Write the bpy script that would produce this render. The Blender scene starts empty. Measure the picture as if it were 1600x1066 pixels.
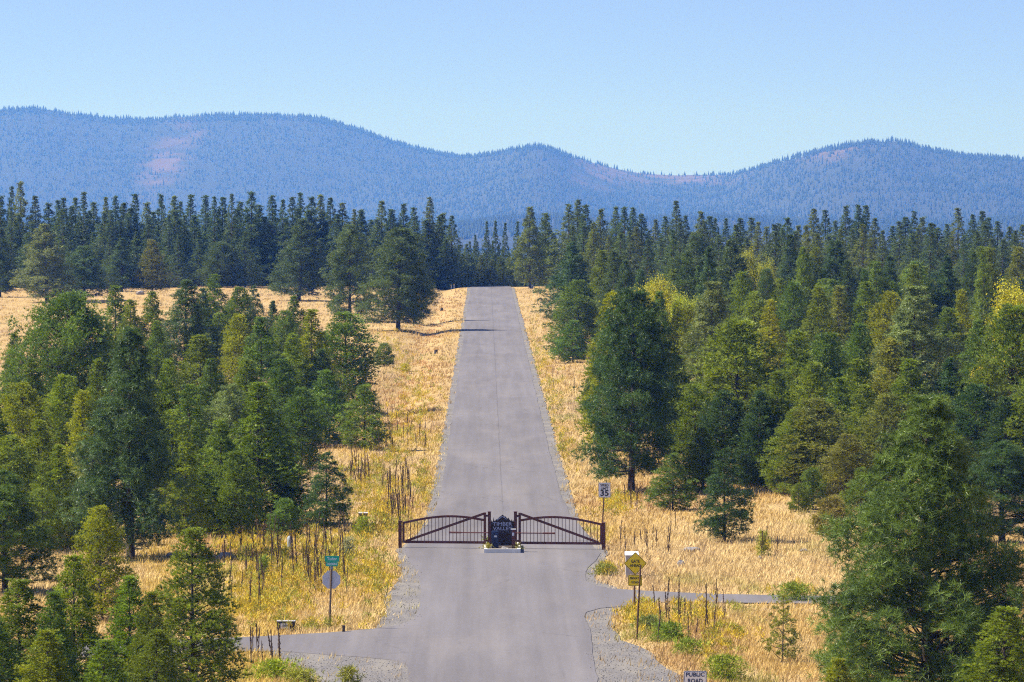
import bpy, math, random
import numpy as np
from mathutils import Vector, Matrix

random.seed(7)
RNG = np.random.default_rng(7)
scene = bpy.context.scene
COL = scene.collection
R = math.radians

# ------------------------------------------------------------------ camera
F_PX, H_CAM = 7200.0, 18.0                     # long lens, camera 18 m up
PITCH = math.atan(252.0 / F_PX)
YAW = math.atan(41.0 / F_PX)
cam_data = bpy.data.cameras.new('camera')
cam_data.sensor_width = 36.0
cam_data.lens = F_PX / 1600.0 * 36.0
cam_data.clip_start = 1.0
cam_data.clip_end = 40000.0
cam = bpy.data.objects.new('camera', cam_data)
cam.location = (0, 0, H_CAM)
cam.rotation_euler = (math.pi / 2 - PITCH, 0, -YAW)
COL.objects.link(cam)
scene.camera = cam
ROT = np.array(cam.rotation_euler.to_matrix())

# ------------------------------------------------------------------ sky, sun, exposure
SUN_EL, SUN_AZ = R(47), R(-86)                 # azimuth measured from +Y, negative = to the left
world = bpy.data.worlds.new('World')
scene.world = world
world.use_nodes = True
wn, wl = world.node_tree.nodes, world.node_tree.links
wn.clear()
sky = wn.new('ShaderNodeTexSky')
sky.sky_type = 'NISHITA'
sky.sun_disc = False
sky.sun_elevation = SUN_EL
sky.sun_rotation = SUN_AZ % (2 * math.pi)
sky.altitude = 800
sky.air_density = 1.0
sky.dust_density = 0.1
sky.ozone_density = 6.0
tc = wn.new('ShaderNodeTexCoord')
vm = wn.new('ShaderNodeVectorMath'); vm.operation = 'MULTIPLY'
vm.inputs[1].default_value = (1, 1, 1.7)       # the whole dome's gradient compressed towards the horizon
vn = wn.new('ShaderNodeVectorMath'); vn.operation = 'NORMALIZE'
hs = wn.new('ShaderNodeHueSaturation')
hs.inputs['Hue'].default_value = 0.516
hs.inputs['Saturation'].default_value = 0.95
bgn = wn.new('ShaderNodeBackground'); bgn.inputs['Strength'].default_value = 0.096
wo = wn.new('ShaderNodeOutputWorld')
va = wn.new('ShaderNodeVectorMath'); va.operation = 'ADD'; va.inputs[1].default_value = (0, 0, 0.10)
wl.new(tc.outputs['Generated'], vm.inputs[0]); wl.new(vm.outputs[0], va.inputs[0]); wl.new(va.outputs[0], vn.inputs[0])
wl.new(vn.outputs[0], sky.inputs['Vector']); wl.new(sky.outputs[0], hs.inputs['Color'])
wl.new(hs.outputs[0], bgn.inputs['Color']); wl.new(bgn.outputs[0], wo.inputs['Surface'])

sun_data = bpy.data.lights.new('sun', 'SUN')
sun_data.energy = 5.0
sun_data.angle = R(0.53)
sun_data.color = (1.0, 0.92, 0.79)
sun = bpy.data.objects.new('sun', sun_data)
sv = Vector((math.sin(SUN_AZ) * math.cos(SUN_EL), math.cos(SUN_AZ) * math.cos(SUN_EL), math.sin(SUN_EL)))
sun.rotation_euler = sv.to_track_quat('Z', 'Y').to_euler()
COL.objects.link(sun)

scene.view_settings.view_transform = 'Standard'
scene.view_settings.look = 'None'
scene.view_settings.gamma = 1.0
scene.view_settings.use_curve_mapping = False
scene.view_settings.exposure = 0.95
scene.render.engine = 'CYCLES'
cy = scene.cycles
cy.use_denoising = False
cy.max_bounces = 4
cy.diffuse_bounces = 2
cy.glossy_bounces = 1
cy.transmission_bounces = 3
cy.volume_bounces = 1
cy.caustics_reflective = False
cy.caustics_refractive = False
cy.filter_width = 1.15
cy.use_adaptive_sampling = True
cy.adaptive_threshold = 0.01

# ------------------------------------------------------------------ helpers
def pix_ray(u, v):
    d = ROT @ np.array([(u - 800.0) / F_PX, (533.0 - v) / F_PX, -1.0])
    return d

def gp(u, v):
    """The ground point (on the plain, z = 0) seen at photo pixel u, v."""
    d = pix_ray(u, v)
    t = -H_CAM / d[2]
    return np.array([d[0] * t, d[1] * t])

def scale_at(v):
    """Photo pixels per metre at the ground row v."""
    return F_PX / gp(759, v)[1]

def smooth(a, b, x):
    t = np.clip((x - a) / (b - a), 0, 1)
    return t * t * (3 - 2 * t)

def hash2(ix, iy, seed=0):
    n = np.sin(ix * 127.1 + iy * 311.7 + seed * 74.7) * 43758.5453
    return n - np.floor(n)

def vnoise(x, y, seed=0):
    x = np.asarray(x, float); y = np.asarray(y, float)
    ix, iy = np.floor(x), np.floor(y)
    fx, fy = x - ix, y - iy
    fx = fx * fx * (3 - 2 * fx); fy = fy * fy * (3 - 2 * fy)
    a = hash2(ix, iy, seed); b = hash2(ix + 1, iy, seed)
    c = hash2(ix, iy + 1, seed); d = hash2(ix + 1, iy + 1, seed)
    return (a * (1 - fx) + b * fx) * (1 - fy) + (c * (1 - fx) + d * fx) * fy

def fbm(x, y, seed=0, octaves=4):
    s = 0; amp = 0.5; f = 1.0
    for o in range(octaves):
        s = s + amp * vnoise(x * f, y * f, seed + o * 3.1)
        amp *= 0.5; f *= 2.03
    return s

def terrain(x, y):
    x = np.asarray(x, float); y = np.asarray(y, float)
    dx = np.abs(x - 0.9)
    away = smooth(4.6, 9.0, dx) * smooth(225, 270, y) + smooth(14, 40, dx) * (1 - smooth(225, 270, y))
    away = np.clip(away, 0, 1)
    z = -0.03 + away * (0.9 * (fbm(x / 22.0, y / 40.0, 3) - 0.47) + 0.25 * (vnoise(x / 5.0, y / 9.0, 9) - 0.5))
    ditch = np.exp(-((x + 7.0) / 1.8) ** 2) * smooth(300, 380, y) * 0.55
    z = z - ditch
    t = np.clip(y - 772.0, 0, None)
    z = z - 80.0 * (1 - np.exp(-(t / 900.0) * smooth(0, 30, t)))
    return z

def mesh_np(name, verts, faces, mat=None, smooth_shade=False, attrs=None, colors=None):
    """verts (n,3); faces (m,k) with k = 3 or 4, as one mesh data block."""
    verts = np.asarray(verts, np.float32); faces = np.asarray(faces, np.int32)
    me = bpy.data.meshes.new(name)
    k = faces.shape[1]
    me.vertices.add(len(verts)); me.vertices.foreach_set('co', verts.ravel())
    me.loops.add(faces.size); me.loops.foreach_set('vertex_index', faces.ravel())
    me.polygons.add(len(faces))
    me.polygons.foreach_set('loop_start', np.arange(0, faces.size, k, dtype=np.int32))
    me.polygons.foreach_set('loop_total', np.full(len(faces), k, np.int32))
    if smooth_shade:
        me.polygons.foreach_set('use_smooth', np.ones(len(faces), bool))
    if attrs:
        for an, av in attrs.items():
            at = me.attributes.new(an, 'FLOAT', 'POINT')
            at.data.foreach_set('value', np.asarray(av, np.float32))
    if colors is not None:
        at = me.attributes.new('tint', 'FLOAT_COLOR', 'POINT')
        c4 = np.ones((len(verts), 4), np.float32); c4[:, :3] = colors
        at.data.foreach_set('color', c4.ravel())
    me.update(calc_edges=True)
    me.validate()
    if mat: me.materials.append(mat)
    return me

def link(name, me, parent=None, loc=None):
    o = bpy.data.objects.new(name, me)
    COL.objects.link(o)
    if parent is not None: o.parent = parent
    if loc is not None: o.location = loc
    return o

def tag(o, label=None, cat=None, group=None, kind=None):
    if label: o['label'] = label
    if cat: o['category'] = cat
    if group: o['group'] = group
    if kind: o['kind'] = kind
    return o

def empty(name, loc, rz=0.0):
    o = bpy.data.objects.new(name, None)
    o.empty_display_size = 0.2
    o.location = loc; o.rotation_euler = (0, 0, rz)
    COL.objects.link(o)
    return o

class MB:
    """Collects small solids into one mesh."""
    def __init__(s): s.v = []; s.f = []
    def add(s, vs, fs):
        b = len(s.v); s.v += [tuple(p) for p in vs]; s.f += [tuple(i + b for i in f) for f in fs]
    def box(s, c, d, rot=None):
        c = Vector(c); hx, hy, hz = d[0] / 2, d[1] / 2, d[2] / 2
        vs = [Vector((x, y, z)) for x in (-hx, hx) for y in (-hy, hy) for z in (-hz, hz)]
        if rot is not None: vs = [rot @ p for p in vs]
        s.add([p + c for p in vs], [(0, 1, 3, 2), (4, 6, 7, 5), (0, 4, 5, 1), (2, 3, 7, 6), (0, 2, 6, 4), (1, 5, 7, 3)])
        return s
    def beam(s, p, q, w, d):
        """A bar from p to q in the XZ plane, w wide across it and d deep along Y."""
        p, q = Vector(p), Vector(q); t = (q - p).normalized()
        n = Vector((0, 1, 0)); a = t.cross(n)
        if a.length < 1e-4: a = Vector((1, 0, 0)); n = t.cross(a)
        a = a.normalized() * (w / 2); n = n.normalized() * (d / 2)
        vs = [e + a * i + n * j for e in (p, q) for i, j in ((-1, -1), (1, -1), (1, 1), (-1, 1))]
        s.add(vs, [(0, 1, 2, 3), (7, 6, 5, 4), (0, 4, 5, 1), (1, 5, 6, 2), (2, 6, 7, 3), (3, 7, 4, 0)])
        return s
    def tube(s, pts, rad, n=8, cap=True):
        rings = []
        for i, p in enumerate(pts):
            p = Vector(p)
            a = Vector(pts[max(0, i - 1)]); b = Vector(pts[min(len(pts) - 1, i + 1)])
            t = (b - a).normalized()
            ref = Vector((1, 0, 0)) if abs(t.x) < 0.8 else Vector((0, 1, 0))
            e1 = t.cross(ref).normalized(); e2 = t.cross(e1)
            r = rad[i] if hasattr(rad, '__len__') else rad
            rings.append([p + (e1 * math.cos(2 * math.pi * k / n) + e2 * math.sin(2 * math.pi * k / n)) * r for k in range(n)])
        vs = [p for rg in rings for p in rg]; fs = []
        for i in range(len(rings) - 1):
            for k in range(n):
                fs.append((i * n + k, i * n + (k + 1) % n, (i + 1) * n + (k + 1) % n, (i + 1) * n + k))
        if cap: fs += [tuple(range(n)), tuple(reversed(range((len(rings) - 1) * n, len(rings) * n)))]
        s.add(vs, fs); return s
    def prism(s, outline, y0, y1):
        """A plate whose outline lies in XZ, from y0 to y1."""
        n = len(outline)
        vs = [(x, y0, z) for x, z in outline] + [(x, y1, z) for x, z in outline]
        fs = [tuple(range(n)), tuple(reversed(range(n, 2 * n)))]
        fs += [(i, i + n, (i + 1) % n + n, (i + 1) % n) for i in range(n)]
        s.add(vs, fs); return s
    def build(s, name, mat, parent=None, loc=None, smooth_shade=False, bevel=0.0):
        me = bpy.data.meshes.new(name)
        me.from_pydata(s.v, [], s.f); me.update()
        import bmesh
        bm = bmesh.new(); bm.from_mesh(me)
        bmesh.ops.recalc_face_normals(bm, faces=bm.faces)
        if bevel > 0:
            bmesh.ops.bevel(bm, geom=bm.edges[:], offset=bevel, segments=2, affect='EDGES', profile=0.6)
        bm.to_mesh(me); bm.free()
        if smooth_shade: me.polygons.foreach_set('use_smooth', np.ones(len(me.polygons), bool))
        me.materials.append(mat)
        return link(name, me, parent, loc)

# ------------------------------------------------------------------ materials
def new_mat(name):
    m = bpy.data.materials.new(name); m.use_nodes = True
    nt = m.node_tree; nt.nodes.clear()
    out = nt.nodes.new('ShaderNodeOutputMaterial')
    return m, nt.nodes, nt.links, out

def noise(n, l, vec, scale, detail=4, rough=0.55, mapping=None):
    t = n.new('ShaderNodeTexNoise'); t.inputs['Scale'].default_value = scale
    t.inputs['Detail'].default_value = detail; t.inputs['Roughness'].default_value = rough
    if mapping:
        mp = n.new('ShaderNodeMapping'); mp.inputs['Scale'].default_value = mapping
        l.new(vec, mp.inputs['Vector']); vec = mp.outputs[0]
    l.new(vec, t.inputs['Vector'])
    return t.outputs['Fac']

def ramp(n, l, fac, stops):
    r = n.new('ShaderNodeValToRGB'); el = r.color_ramp.elements
    while len(el) < len(stops): el.new(0.5)
    for e, (p, c) in zip(el, stops):
        e.position = p; e.color = (*c, 1) if len(c) == 3 else c
    l.new(fac, r.inputs[0]); return r.outputs[0]

def mixc(n, l, fac, a, b, mode='MIX'):
    m = n.new('ShaderNodeMix'); m.data_type = 'RGBA'; m.blend_type = mode
    if isinstance(fac, float): m.inputs[0].default_value = fac
    else: l.new(fac, m.inputs[0])
    for s, x in ((6, a), (7, b)):
        if isinstance(x, tuple): m.inputs[s].default_value = (*x, 1)
        else: l.new(x, m.inputs[s])
    return m.outputs[2]

def math_n(n, l, op, a, b=None, clamp=False):
    m = n.new('ShaderNodeMath'); m.operation = op; m.use_clamp = clamp
    for i, x in enumerate((a, b)):
        if x is None: continue
        if isinstance(x, (int, float)): m.inputs[i].default_value = x
        else: l.new(x, m.inputs[i])
    return m.outputs[0]

def plain(name, col, rough=0.6, metal=0.0, wear=0.12, scale=6.0, spec=0.4):
    """Painted or raw surface with a little uneven wear in its colour and gloss."""
    m, n, l, out = new_mat(name)
    b = n.new('ShaderNodeBsdfPrincipled')
    tcn = n.new('ShaderNodeTexCoord')
    f = noise(n, l, tcn.outputs['Object'], scale, 5, 0.6)
    dark = tuple(c * (1 - wear * 1.6) for c in col); light = tuple(min(1, c * (1 + wear)) for c in col)
    l.new(ramp(n, l, f, [(0.3, dark), (0.7, light)]), b.inputs['Base Color'])
    l.new(math_n(n, l, 'MULTIPLY_ADD', f, 0.2), b.inputs['Roughness'])
    b.inputs['Roughness'].default_value = rough
    rr = n.new('ShaderNodeMapRange'); rr.inputs[3].default_value = rough - 0.1; rr.inputs[4].default_value = min(1, rough + 0.12)
    l.new(f, rr.inputs[0]); l.new(rr.outputs[0], b.inputs['Roughness'])
    b.inputs['Metallic'].default_value = metal
    b.inputs['Specular IOR Level'].default_value = spec
    l.new(b.outputs[0], out.inputs[0])
    return m

def mat_needles(name, trans=0.30, rough=0.42, spec=0.3):
    m, n, l, out = new_mat(name)
    oi = n.new('ShaderNodeObjectInfo')
    at = n.new('ShaderNodeAttribute'); at.attribute_name = 'tone'
    k = n.new('ShaderNodeMapRange'); k.inputs[3].default_value = 0.45; k.inputs[4].default_value = 1.6
    l.new(at.outputs['Fac'], k.inputs[0])
    hsv = n.new('ShaderNodeHueSaturation')
    l.new(oi.outputs['Color'], hsv.inputs['Color'])
    h = n.new('ShaderNodeMapRange'); h.inputs[3].default_value = 0.512; h.inputs[4].default_value = 0.490
    l.new(at.outputs['Fac'], h.inputs[0]); l.new(h.outputs[0], hsv.inputs['Hue'])
    l.new(k.outputs[0], hsv.inputs['Value'])
    b = n.new('ShaderNodeBsdfPrincipled')
    l.new(hsv.outputs[0], b.inputs['Base Color'])
    b.inputs['Roughness'].default_value = rough
    b.inputs['Specular IOR Level'].default_value = spec
    t = n.new('ShaderNodeBsdfTranslucent')
    l.new(mixc(n, l, 1.0, hsv.outputs[0], (1.25, 1.15, 0.5), 'MULTIPLY'), t.inputs['Color'])
    mx = n.new('ShaderNodeMixShader'); mx.inputs[0].default_value = trans
    l.new(b.outputs[0], mx.inputs[1]); l.new(t.outputs[0], mx.inputs[2]); l.new(mx.outputs[0], out.inputs[0])
    return m

def mat_tint(name, trans=0.2, rough=0.7, spec=0.2):
    m, n, l, out = new_mat(name)
    at = n.new('ShaderNodeAttribute'); at.attribute_name = 'tint'
    b = n.new('ShaderNodeBsdfPrincipled'); l.new(at.outputs['Color'], b.inputs['Base Color'])
    b.inputs['Roughness'].default_value = rough; b.inputs['Specular IOR Level'].default_value = spec
    t = n.new('ShaderNodeBsdfTranslucent'); l.new(at.outputs['Color'], t.inputs['Color'])
    mx = n.new('ShaderNodeMixShader'); mx.inputs[0].default_value = trans
    l.new(b.outputs[0], mx.inputs[1]); l.new(t.outputs[0], mx.inputs[2]); l.new(mx.outputs[0], out.inputs[0])
    return m

def mat_ground():
    m, n, l, out = new_mat('dry_grassland')
    g = n.new('ShaderNodeNewGeometry'); P = g.outputs['Position']
    b = n.new('ShaderNodeBsdfPrincipled'); b.inputs['Roughness'].default_value = 0.9; b.inputs['Specular IOR Level'].default_value = 0.1
    big = noise(n, l, P, 0.09, 4, 0.6, (1, 0.4, 1))
    mid = noise(n, l, P, 0.7, 5, 0.65, (1, 0.35, 1))
    fine = noise(n, l, P, 6.0, 3, 0.7, (1, 0.35, 1))
    c = ramp(n, l, big, [(0.30, (0.36, 0.22, 0.085)), (0.48, (0.56, 0.39, 0.16)), (0.62, (0.62, 0.46, 0.22)), (0.75, (0.50, 0.37, 0.11))])
    c2 = ramp(n, l, mid, [(0.30, (0.34, 0.20, 0.08)), (0.5, (0.58, 0.41, 0.17)), (0.72, (0.70, 0.53, 0.27))])
    c = mixc(n, l, 0.5, c, c2)
    c = mixc(n, l, math_n(n, l, 'MULTIPLY', fine, 0.6), c, (0.25, 0.16, 0.075))
    # the valley floor beyond the plain is woodland, not meadow
    sp = n.new('ShaderNodeSeparateXYZ'); l.new(P, sp.inputs[0])
    wd = n.new('ShaderNodeMapRange'); wd.inputs[1].default_value = 830.0; wd.inputs[2].default_value = 1000.0
    l.new(sp.outputs[1], wd.inputs[0])
    c = mixc(n, l, wd.outputs[0], c, (0.030, 0.042, 0.022))
    l.new(c, b.inputs['Base Color'])
    bp = n.new('ShaderNodeBump'); bp.inputs['Strength'].default_value = 0.9; bp.inputs['Distance'].default_value = 0.25
    l.new(math_n(n, l, 'ADD', mid, fine), bp.inputs['Height']); l.new(bp.outputs[0], b.inputs['Normal'])
    l.new(b.outputs[0], out.inputs[0])
    return m

def mat_asphalt():
    m, n, l, out = new_mat('worn_asphalt')
    g = n.new('ShaderNodeNewGeometry'); P = g.outputs['Position']
    sx = n.new('ShaderNodeSeparateXYZ'); l.new(P, sx.inputs[0])
    b = n.new('ShaderNodeBsdfPrincipled'); b.inputs['Roughness'].default_value = 0.85; b.inputs['Specular IOR Level'].default_value = 0.25
    streak = noise(n, l, P, 1.6, 4, 0.6, (1, 0.02, 1))
    blot = noise(n, l, P, 0.16, 4, 0.6, (1, 0.22, 1))
    grit = noise(n, l, P, 22.0, 3, 0.8, (1, 0.5, 1))
    c = ramp(n, l, streak, [(0.32, (0.111, 0.107, 0.110)), (0.68, (0.202, 0.195, 0.200))])
    c2 = ramp(n, l, blot, [(0.32, (0.104, 0.100, 0.102)), (0.5, (0.159, 0.154, 0.157)), (0.68, (0.214, 0.208, 0.212))])
    c = mixc(n, l, 0.5, c, c2)
    c = mixc(n, l, 0.3, c, ramp(n, l, grit, [(0.3, (0.10, 0.09, 0.095)), (0.7, (0.30, 0.27, 0.27))]))
    c = mixc(n, l, 1.0, c, (0.93, 0.925, 0.94), 'MULTIPLY')
    # centre seam and the paving joint of each lane, wandering a little
    wob = noise(n, l, P, 0.12, 2, 0.5)
    off = math_n(n, l, 'MULTIPLY_ADD', wob, 0.16); off.node.inputs[2].default_value = -0.08
    for x0, w, s in ((0.93, 0.05, 0.55), (-0.85, 0.6, 0.14), (2.75, 0.6, 0.12)):
        d = math_n(n, l, 'ABSOLUTE', math_n(n, l, 'SUBTRACT', math_n(n, l, 'ADD', sx.outputs[0], off), x0))
        k = math_n(n, l, 'MULTIPLY', math_n(n, l, 'SUBTRACT', 1.0, math_n(n, l, 'DIVIDE', d, w, True), True), s)
        if w < 0.1:        # the seam starts behind the gate
            k = math_n(n, l, 'MULTIPLY', k, math_n(n, l, 'MULTIPLY', math_n(n, l, 'SUBTRACT', sx.outputs[1], 222.0), 0.02, True))
        c = mixc(n, l, k, c, (0.075, 0.068, 0.07))
    # fine sealed cracks and pale dust drifted over the surface
    vo = n.new('ShaderNodeTexVoronoi'); vo.feature = 'DISTANCE_TO_EDGE'; vo.inputs['Scale'].default_value = 0.22
    mpv = n.new('ShaderNodeMapping'); mpv.inputs['Scale'].default_value = (1, 0.55, 1)
    wv = n.new('ShaderNodeVectorMath'); wv.operation = 'ADD'
    nv = n.new('ShaderNodeTexNoise'); nv.inputs['Scale'].default_value = 0.8; l.new(P, nv.inputs['Vector'])
    l.new(P, wv.inputs[0]); l.new(nv.outputs['Color'], wv.inputs[1]); l.new(wv.outputs[0], mpv.inputs['Vector']); l.new(mpv.outputs[0], vo.inputs['Vector'])
    ck = math_n(n, l, 'SUBTRACT', 1.0, math_n(n, l, 'DIVIDE', vo.outputs['Distance'], 0.012, True), True)
    gate_ = ramp(n, l, noise(n, l, P, 0.06, 2, 0.5), [(0.50, (0, 0, 0)), (0.62, (0.45, 0.45, 0.45))])
    c = mixc(n, l, math_n(n, l, 'MULTIPLY', ck, gate_), c, (0.07, 0.065, 0.065))
    du = ramp(n, l, noise(n, l, P, 0.35, 5, 0.65, (1, 0.15, 1)), [(0.50, (0, 0, 0)), (0.75, (0.22, 0.22, 0.22))])
    c = mixc(n, l, du, c, (0.34, 0.30, 0.265))
    l.new(c, b.inputs['Base Color'])
    bp = n.new('ShaderNodeBump'); bp.inputs['Strength'].default_value = 0.35; bp.inputs['Distance'].default_value = 0.01
    l.new(grit, bp.inputs['Height']); l.new(bp.outputs[0], b.inputs['Normal'])
    l.new(b.outputs[0], out.inputs[0])
    return m

def mat_gravel():
    m, n, l, out = new_mat('grey_gravel')
    g = n.new('ShaderNodeNewGeometry'); P = g.outputs['Position']
    b = n.new('ShaderNodeBsdfPrincipled'); b.inputs['Roughness'].default_value = 0.9
    f = noise(n, l, P, 14.0, 4, 0.85, (1, 0.4, 1)); g2 = noise(n, l, P, 0.7, 3, 0.6, (1, 0.4, 1))
    c = ramp(n, l, f, [(0.32, (0.06, 0.057, 0.058)), (0.5, (0.15, 0.14, 0.135)), (0.7, (0.28, 0.26, 0.235))])
    c = mixc(n, l, ramp(n, l, g2, [(0.45, (0, 0, 0)), (0.68, (0.6, 0.6, 0.6))]), c, (0.27, 0.245, 0.20))
    l.new(c, b.inputs['Base Color'])
    bp = n.new('ShaderNodeBump'); bp.inputs['Strength'].default_value = 0.5; bp.inputs['Distance'].default_value = 0.03
    l.new(f, bp.inputs['Height']); l.new(bp.outputs[0], b.inputs['Normal'])
    l.new(b.outputs[0], out.inputs[0])
    return m

def mat_bark(name, a, bcol):
    m, n, l, out = new_mat(name)
    t = n.new('ShaderNodeTexCoord')
    b = n.new('ShaderNodeBsdfPrincipled'); b.inputs['Roughness'].default_value = 0.9
    f = noise(n, l, t.outputs['Object'], 6.0, 5, 0.7, (1, 1, 0.25))
    l.new(ramp(n, l, f, [(0.35, a), (0.65, bcol)]), b.inputs['Base Color'])
    bp = n.new('ShaderNodeBump'); bp.inputs['Strength'].default_value = 0.7; bp.inputs['Distance'].default_value = 0.05
    l.new(f, bp.inputs['Height']); l.new(bp.outputs[0], b.inputs['Normal'])
    l.new(b.outputs[0], out.inputs[0])
    return m

def mat_hill():
    m, n, l, out = new_mat('hill_soil')
    g = n.new('ShaderNodeNewGeometry'); P = g.outputs['Position']
    b = n.new('ShaderNodeBsdfPrincipled'); b.inputs['Roughness'].default_value = 0.95
    f = noise(n, l, P, 0.008, 6, 0.65)
    at = n.new('ShaderNodeAttribute'); at.attribute_name = 'bare'
    c = ramp(n, l, f, [(0.35, (0.014, 0.021, 0.012)), (0.75, (0.026, 0.034, 0.018))])
    l.new(mixc(n, l, at.outputs['Fac'], c, (0.34, 0.18, 0.11)), b.inputs['Base Color'])
    l.new(b.outputs[0], out.inputs[0])
    return m

def mat_rock():
    m, n, l, out = new_mat('grey_rock')
    t = n.new('ShaderNodeTexCoord')
    b = n.new('ShaderNodeBsdfPrincipled'); b.inputs['Roughness'].default_value = 0.9
    f = noise(n, l, t.outputs['Object'], 5.0, 6, 0.7)
    l.new(ramp(n, l, f, [(0.3, (0.12, 0.11, 0.11)), (0.55, (0.30, 0.28, 0.27)), (0.75, (0.42, 0.38, 0.33))]), b.inputs['Base Color'])
    bp = n.new('ShaderNodeBump'); bp.inputs['Distance'].default_value = 0.08
    l.new(f, bp.inputs['Height']); l.new(bp.outputs[0], b.inputs['Normal'])
    l.new(b.outputs[0], out.inputs[0])
    return m

M = dict(
    needles=mat_needles('pine_needles'), leaves=mat_needles('autumn_leaves', 0.4, 0.5, 0.35),
    grass=mat_tint('dry_grass_blades', 0.25), ground=mat_ground(), asphalt=mat_asphalt(), gravel=mat_gravel(),
    bark=mat_bark('dark_pine_bark', (0.035, 0.026, 0.022), (0.11, 0.08, 0.06)),
    stalk=mat_bark('dried_mullein', (0.045, 0.026, 0.018), (0.12, 0.075, 0.045)),
    hill=mat_hill(), rock=mat_rock(), hilltree=mat_tint('distant_conifers', 0.1, 0.8, 0.1),
    steel=plain('burgundy_painted_steel', (0.105, 0.029, 0.021), 0.45, 0.0, 0.2),
    postbrown=plain('rusty_brown_post', (0.10, 0.048, 0.026), 0.75, 0.0, 0.3, 14),
    white=plain('white_sign_face', (0.84, 0.86, 0.88), 0.45, 0, 0.04),
    black=plain('black_sign_ink', (0.02, 0.022, 0.03), 0.5, 0, 0.1),
    yellow=plain('yellow_sign_face', (0.92, 0.70, 0.02), 0.45, 0, 0.06),
    green=plain('green_street_sign', (0.012, 0.42, 0.27), 0.4, 0, 0.06),
    blueink=plain('dark_blue_sign_ink', (0.02, 0.04, 0.13), 0.5, 0, 0.1),
    signtext=plain('pale_sign_letters', (0.75, 0.88, 0.82), 0.5, 0, 0.03),
    alu=plain('bare_aluminium_back', (0.60, 0.63, 0.68), 0.5, 0.1, 0.08),
    kerb=plain('white_painted_kerb', (0.78, 0.75, 0.66), 0.7, 0, 0.12, 3),
    panel=plain('dark_cut_steel_panel', (0.03, 0.014, 0.016), 0.5, 0, 0.2),
    letters=plain('pale_blue_grey_letters', (0.36, 0.39, 0.52), 0.5, 0, 0.06),
    navy=plain('dark_blue_housing', (0.014, 0.026, 0.075), 0.4, 0, 0.2),
    cabinet=plain('grey_and_shaded_white', (0.40, 0.39, 0.385), 0.6, 0, 0.06),  # plain grey on small parts; on the white cabinet, its shade painted in
    lid=plain('white_metal_lid', (0.82, 0.82, 0.80), 0.35, 0, 0.03),
    dark=plain('dark_weathered_box', (0.05, 0.042, 0.038), 0.7, 0, 0.25),
    soil=plain('dark_planter_soil', (0.07, 0.05, 0.035), 0.95, 0, 0.3),
    pedestal=plain('grey_green_pedestal', (0.26, 0.30, 0.33), 0.6, 0, 0.12),
    wood=plain('weathered_wood', (0.14, 0.10, 0.07), 0.85, 0, 0.3, 10),
)

# ------------------------------------------------------------------ the ground
def axis_x():
    near = np.linspace(-60, 60, 161)
    far = np.geomspace(62, 8000, 34)
    return np.concatenate([-far[::-1], near, far])
xs = axis_x()
ys = np.concatenate([np.linspace(-60, 140, 14), np.linspace(142, 860, 260), np.geomspace(870, 18600, 44)])
gx, gy = np.meshgrid(xs, ys)
gz = terrain(gx, gy)
nx, ny = len(xs), len(ys)
idx = np.arange(nx * ny).reshape(ny, nx)
quads = np.stack([idx[:-1, :-1], idx[:-1, 1:], idx[1:, 1:], idx[1:, :-1]], -1).reshape(-1, 4)
ground = link('ground', mesh_np('ground', np.stack([gx, gy, gz], -1).reshape(-1, 3), quads, M['ground'], True))
tag(ground, 'golden dry grassland plain dropping into a valley beyond the crest', 'ground', kind='structure')

# outlines of the paved junction, from its edges in the photograph put on the plain
XL, XR = -2.55, 4.22
left_edge = [(629, 859), (637, 875), (648, 888), (653.5, 899), (657, 923), (655, 951), (647, 968), (623, 977), (586, 983), (513, 989), (430, 994), (300, 1000), (120, 1004)]
left_low = [(120, 1030), (300, 1020), (436, 1018), (513, 1024), (574, 1028), (611, 1032), (629, 1036), (637, 1043), (640, 1066), (643, 1110)]
right_edge = [(926.5, 855), (937, 865), (932, 877), (920, 887), (914, 899), (914, 908), (923, 914), (954, 920), (1003, 923.5), (1073, 927), (1134, 929), (1290, 932), (1500, 934)]
right_low = [(1500, 946), (1290, 944), (1134, 942), (1046, 941), (1003, 943), (978, 948), (939, 951), (916, 957), (913, 964), (922, 984), (923, 1002), (930, 1040), (936, 1080), (938, 1110)]
P2 = lambda L: [tuple(gp(u, v)) for u, v in L]

def road_outline():
    L = [(XL, 800.0), (XL, 300.0), (XL - 0.05, 262.0), (XL - 0.35, 243.0), (XL - 0.95, 232.0)]
    L += P2(left_edge) + P2(left_low)
    L += [(-2.45, 120.0), (-2.5, -50.0), (4.35, -50.0), (4.2, 120.0)]
    Rr = P2(right_low)[::-1] + P2(right_edge)[::-1]
    Rr += [(XR + 0.95, 233.0), (XR + 0.35, 245.0), (XR + 0.08, 262.0), (XR, 300.0), (XR, 800.0)]
    return L + Rr
ROAD = road_outline()

def in_poly(px, py, poly):
    px = np.asarray(px); py = np.asarray(py); inside = np.zeros(px.shape, bool)
    n = len(poly); j = n - 1
    for i in range(n):
        xi, yi = poly[i]; xj, yj = poly[j]
        c = ((yi > py) != (yj > py)) & (px < (xj - xi) * (py - yi) / (yj - yi + 1e-12) + xi)
        inside ^= c; j = i
    return inside

def densify(poly, step=1.0, jit=0.0, seed=1):
    rr = random.Random(seed); out = []
    n = len(poly)
    for i in range(n):
        a = Vector(poly[i]); b = Vector(poly[(i + 1) % n]); L = (b - a).length
        k = max(1, int(L / step))
        nrm = Vector((-(b - a).y, (b - a).x)).normalized() if L > 0 else Vector((0, 0))
        for q in range(k):
            p = a.lerp(b, q / k) + nrm * rr.uniform(-jit, jit)
            out.append((p.x, p.y))
    return out

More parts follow.
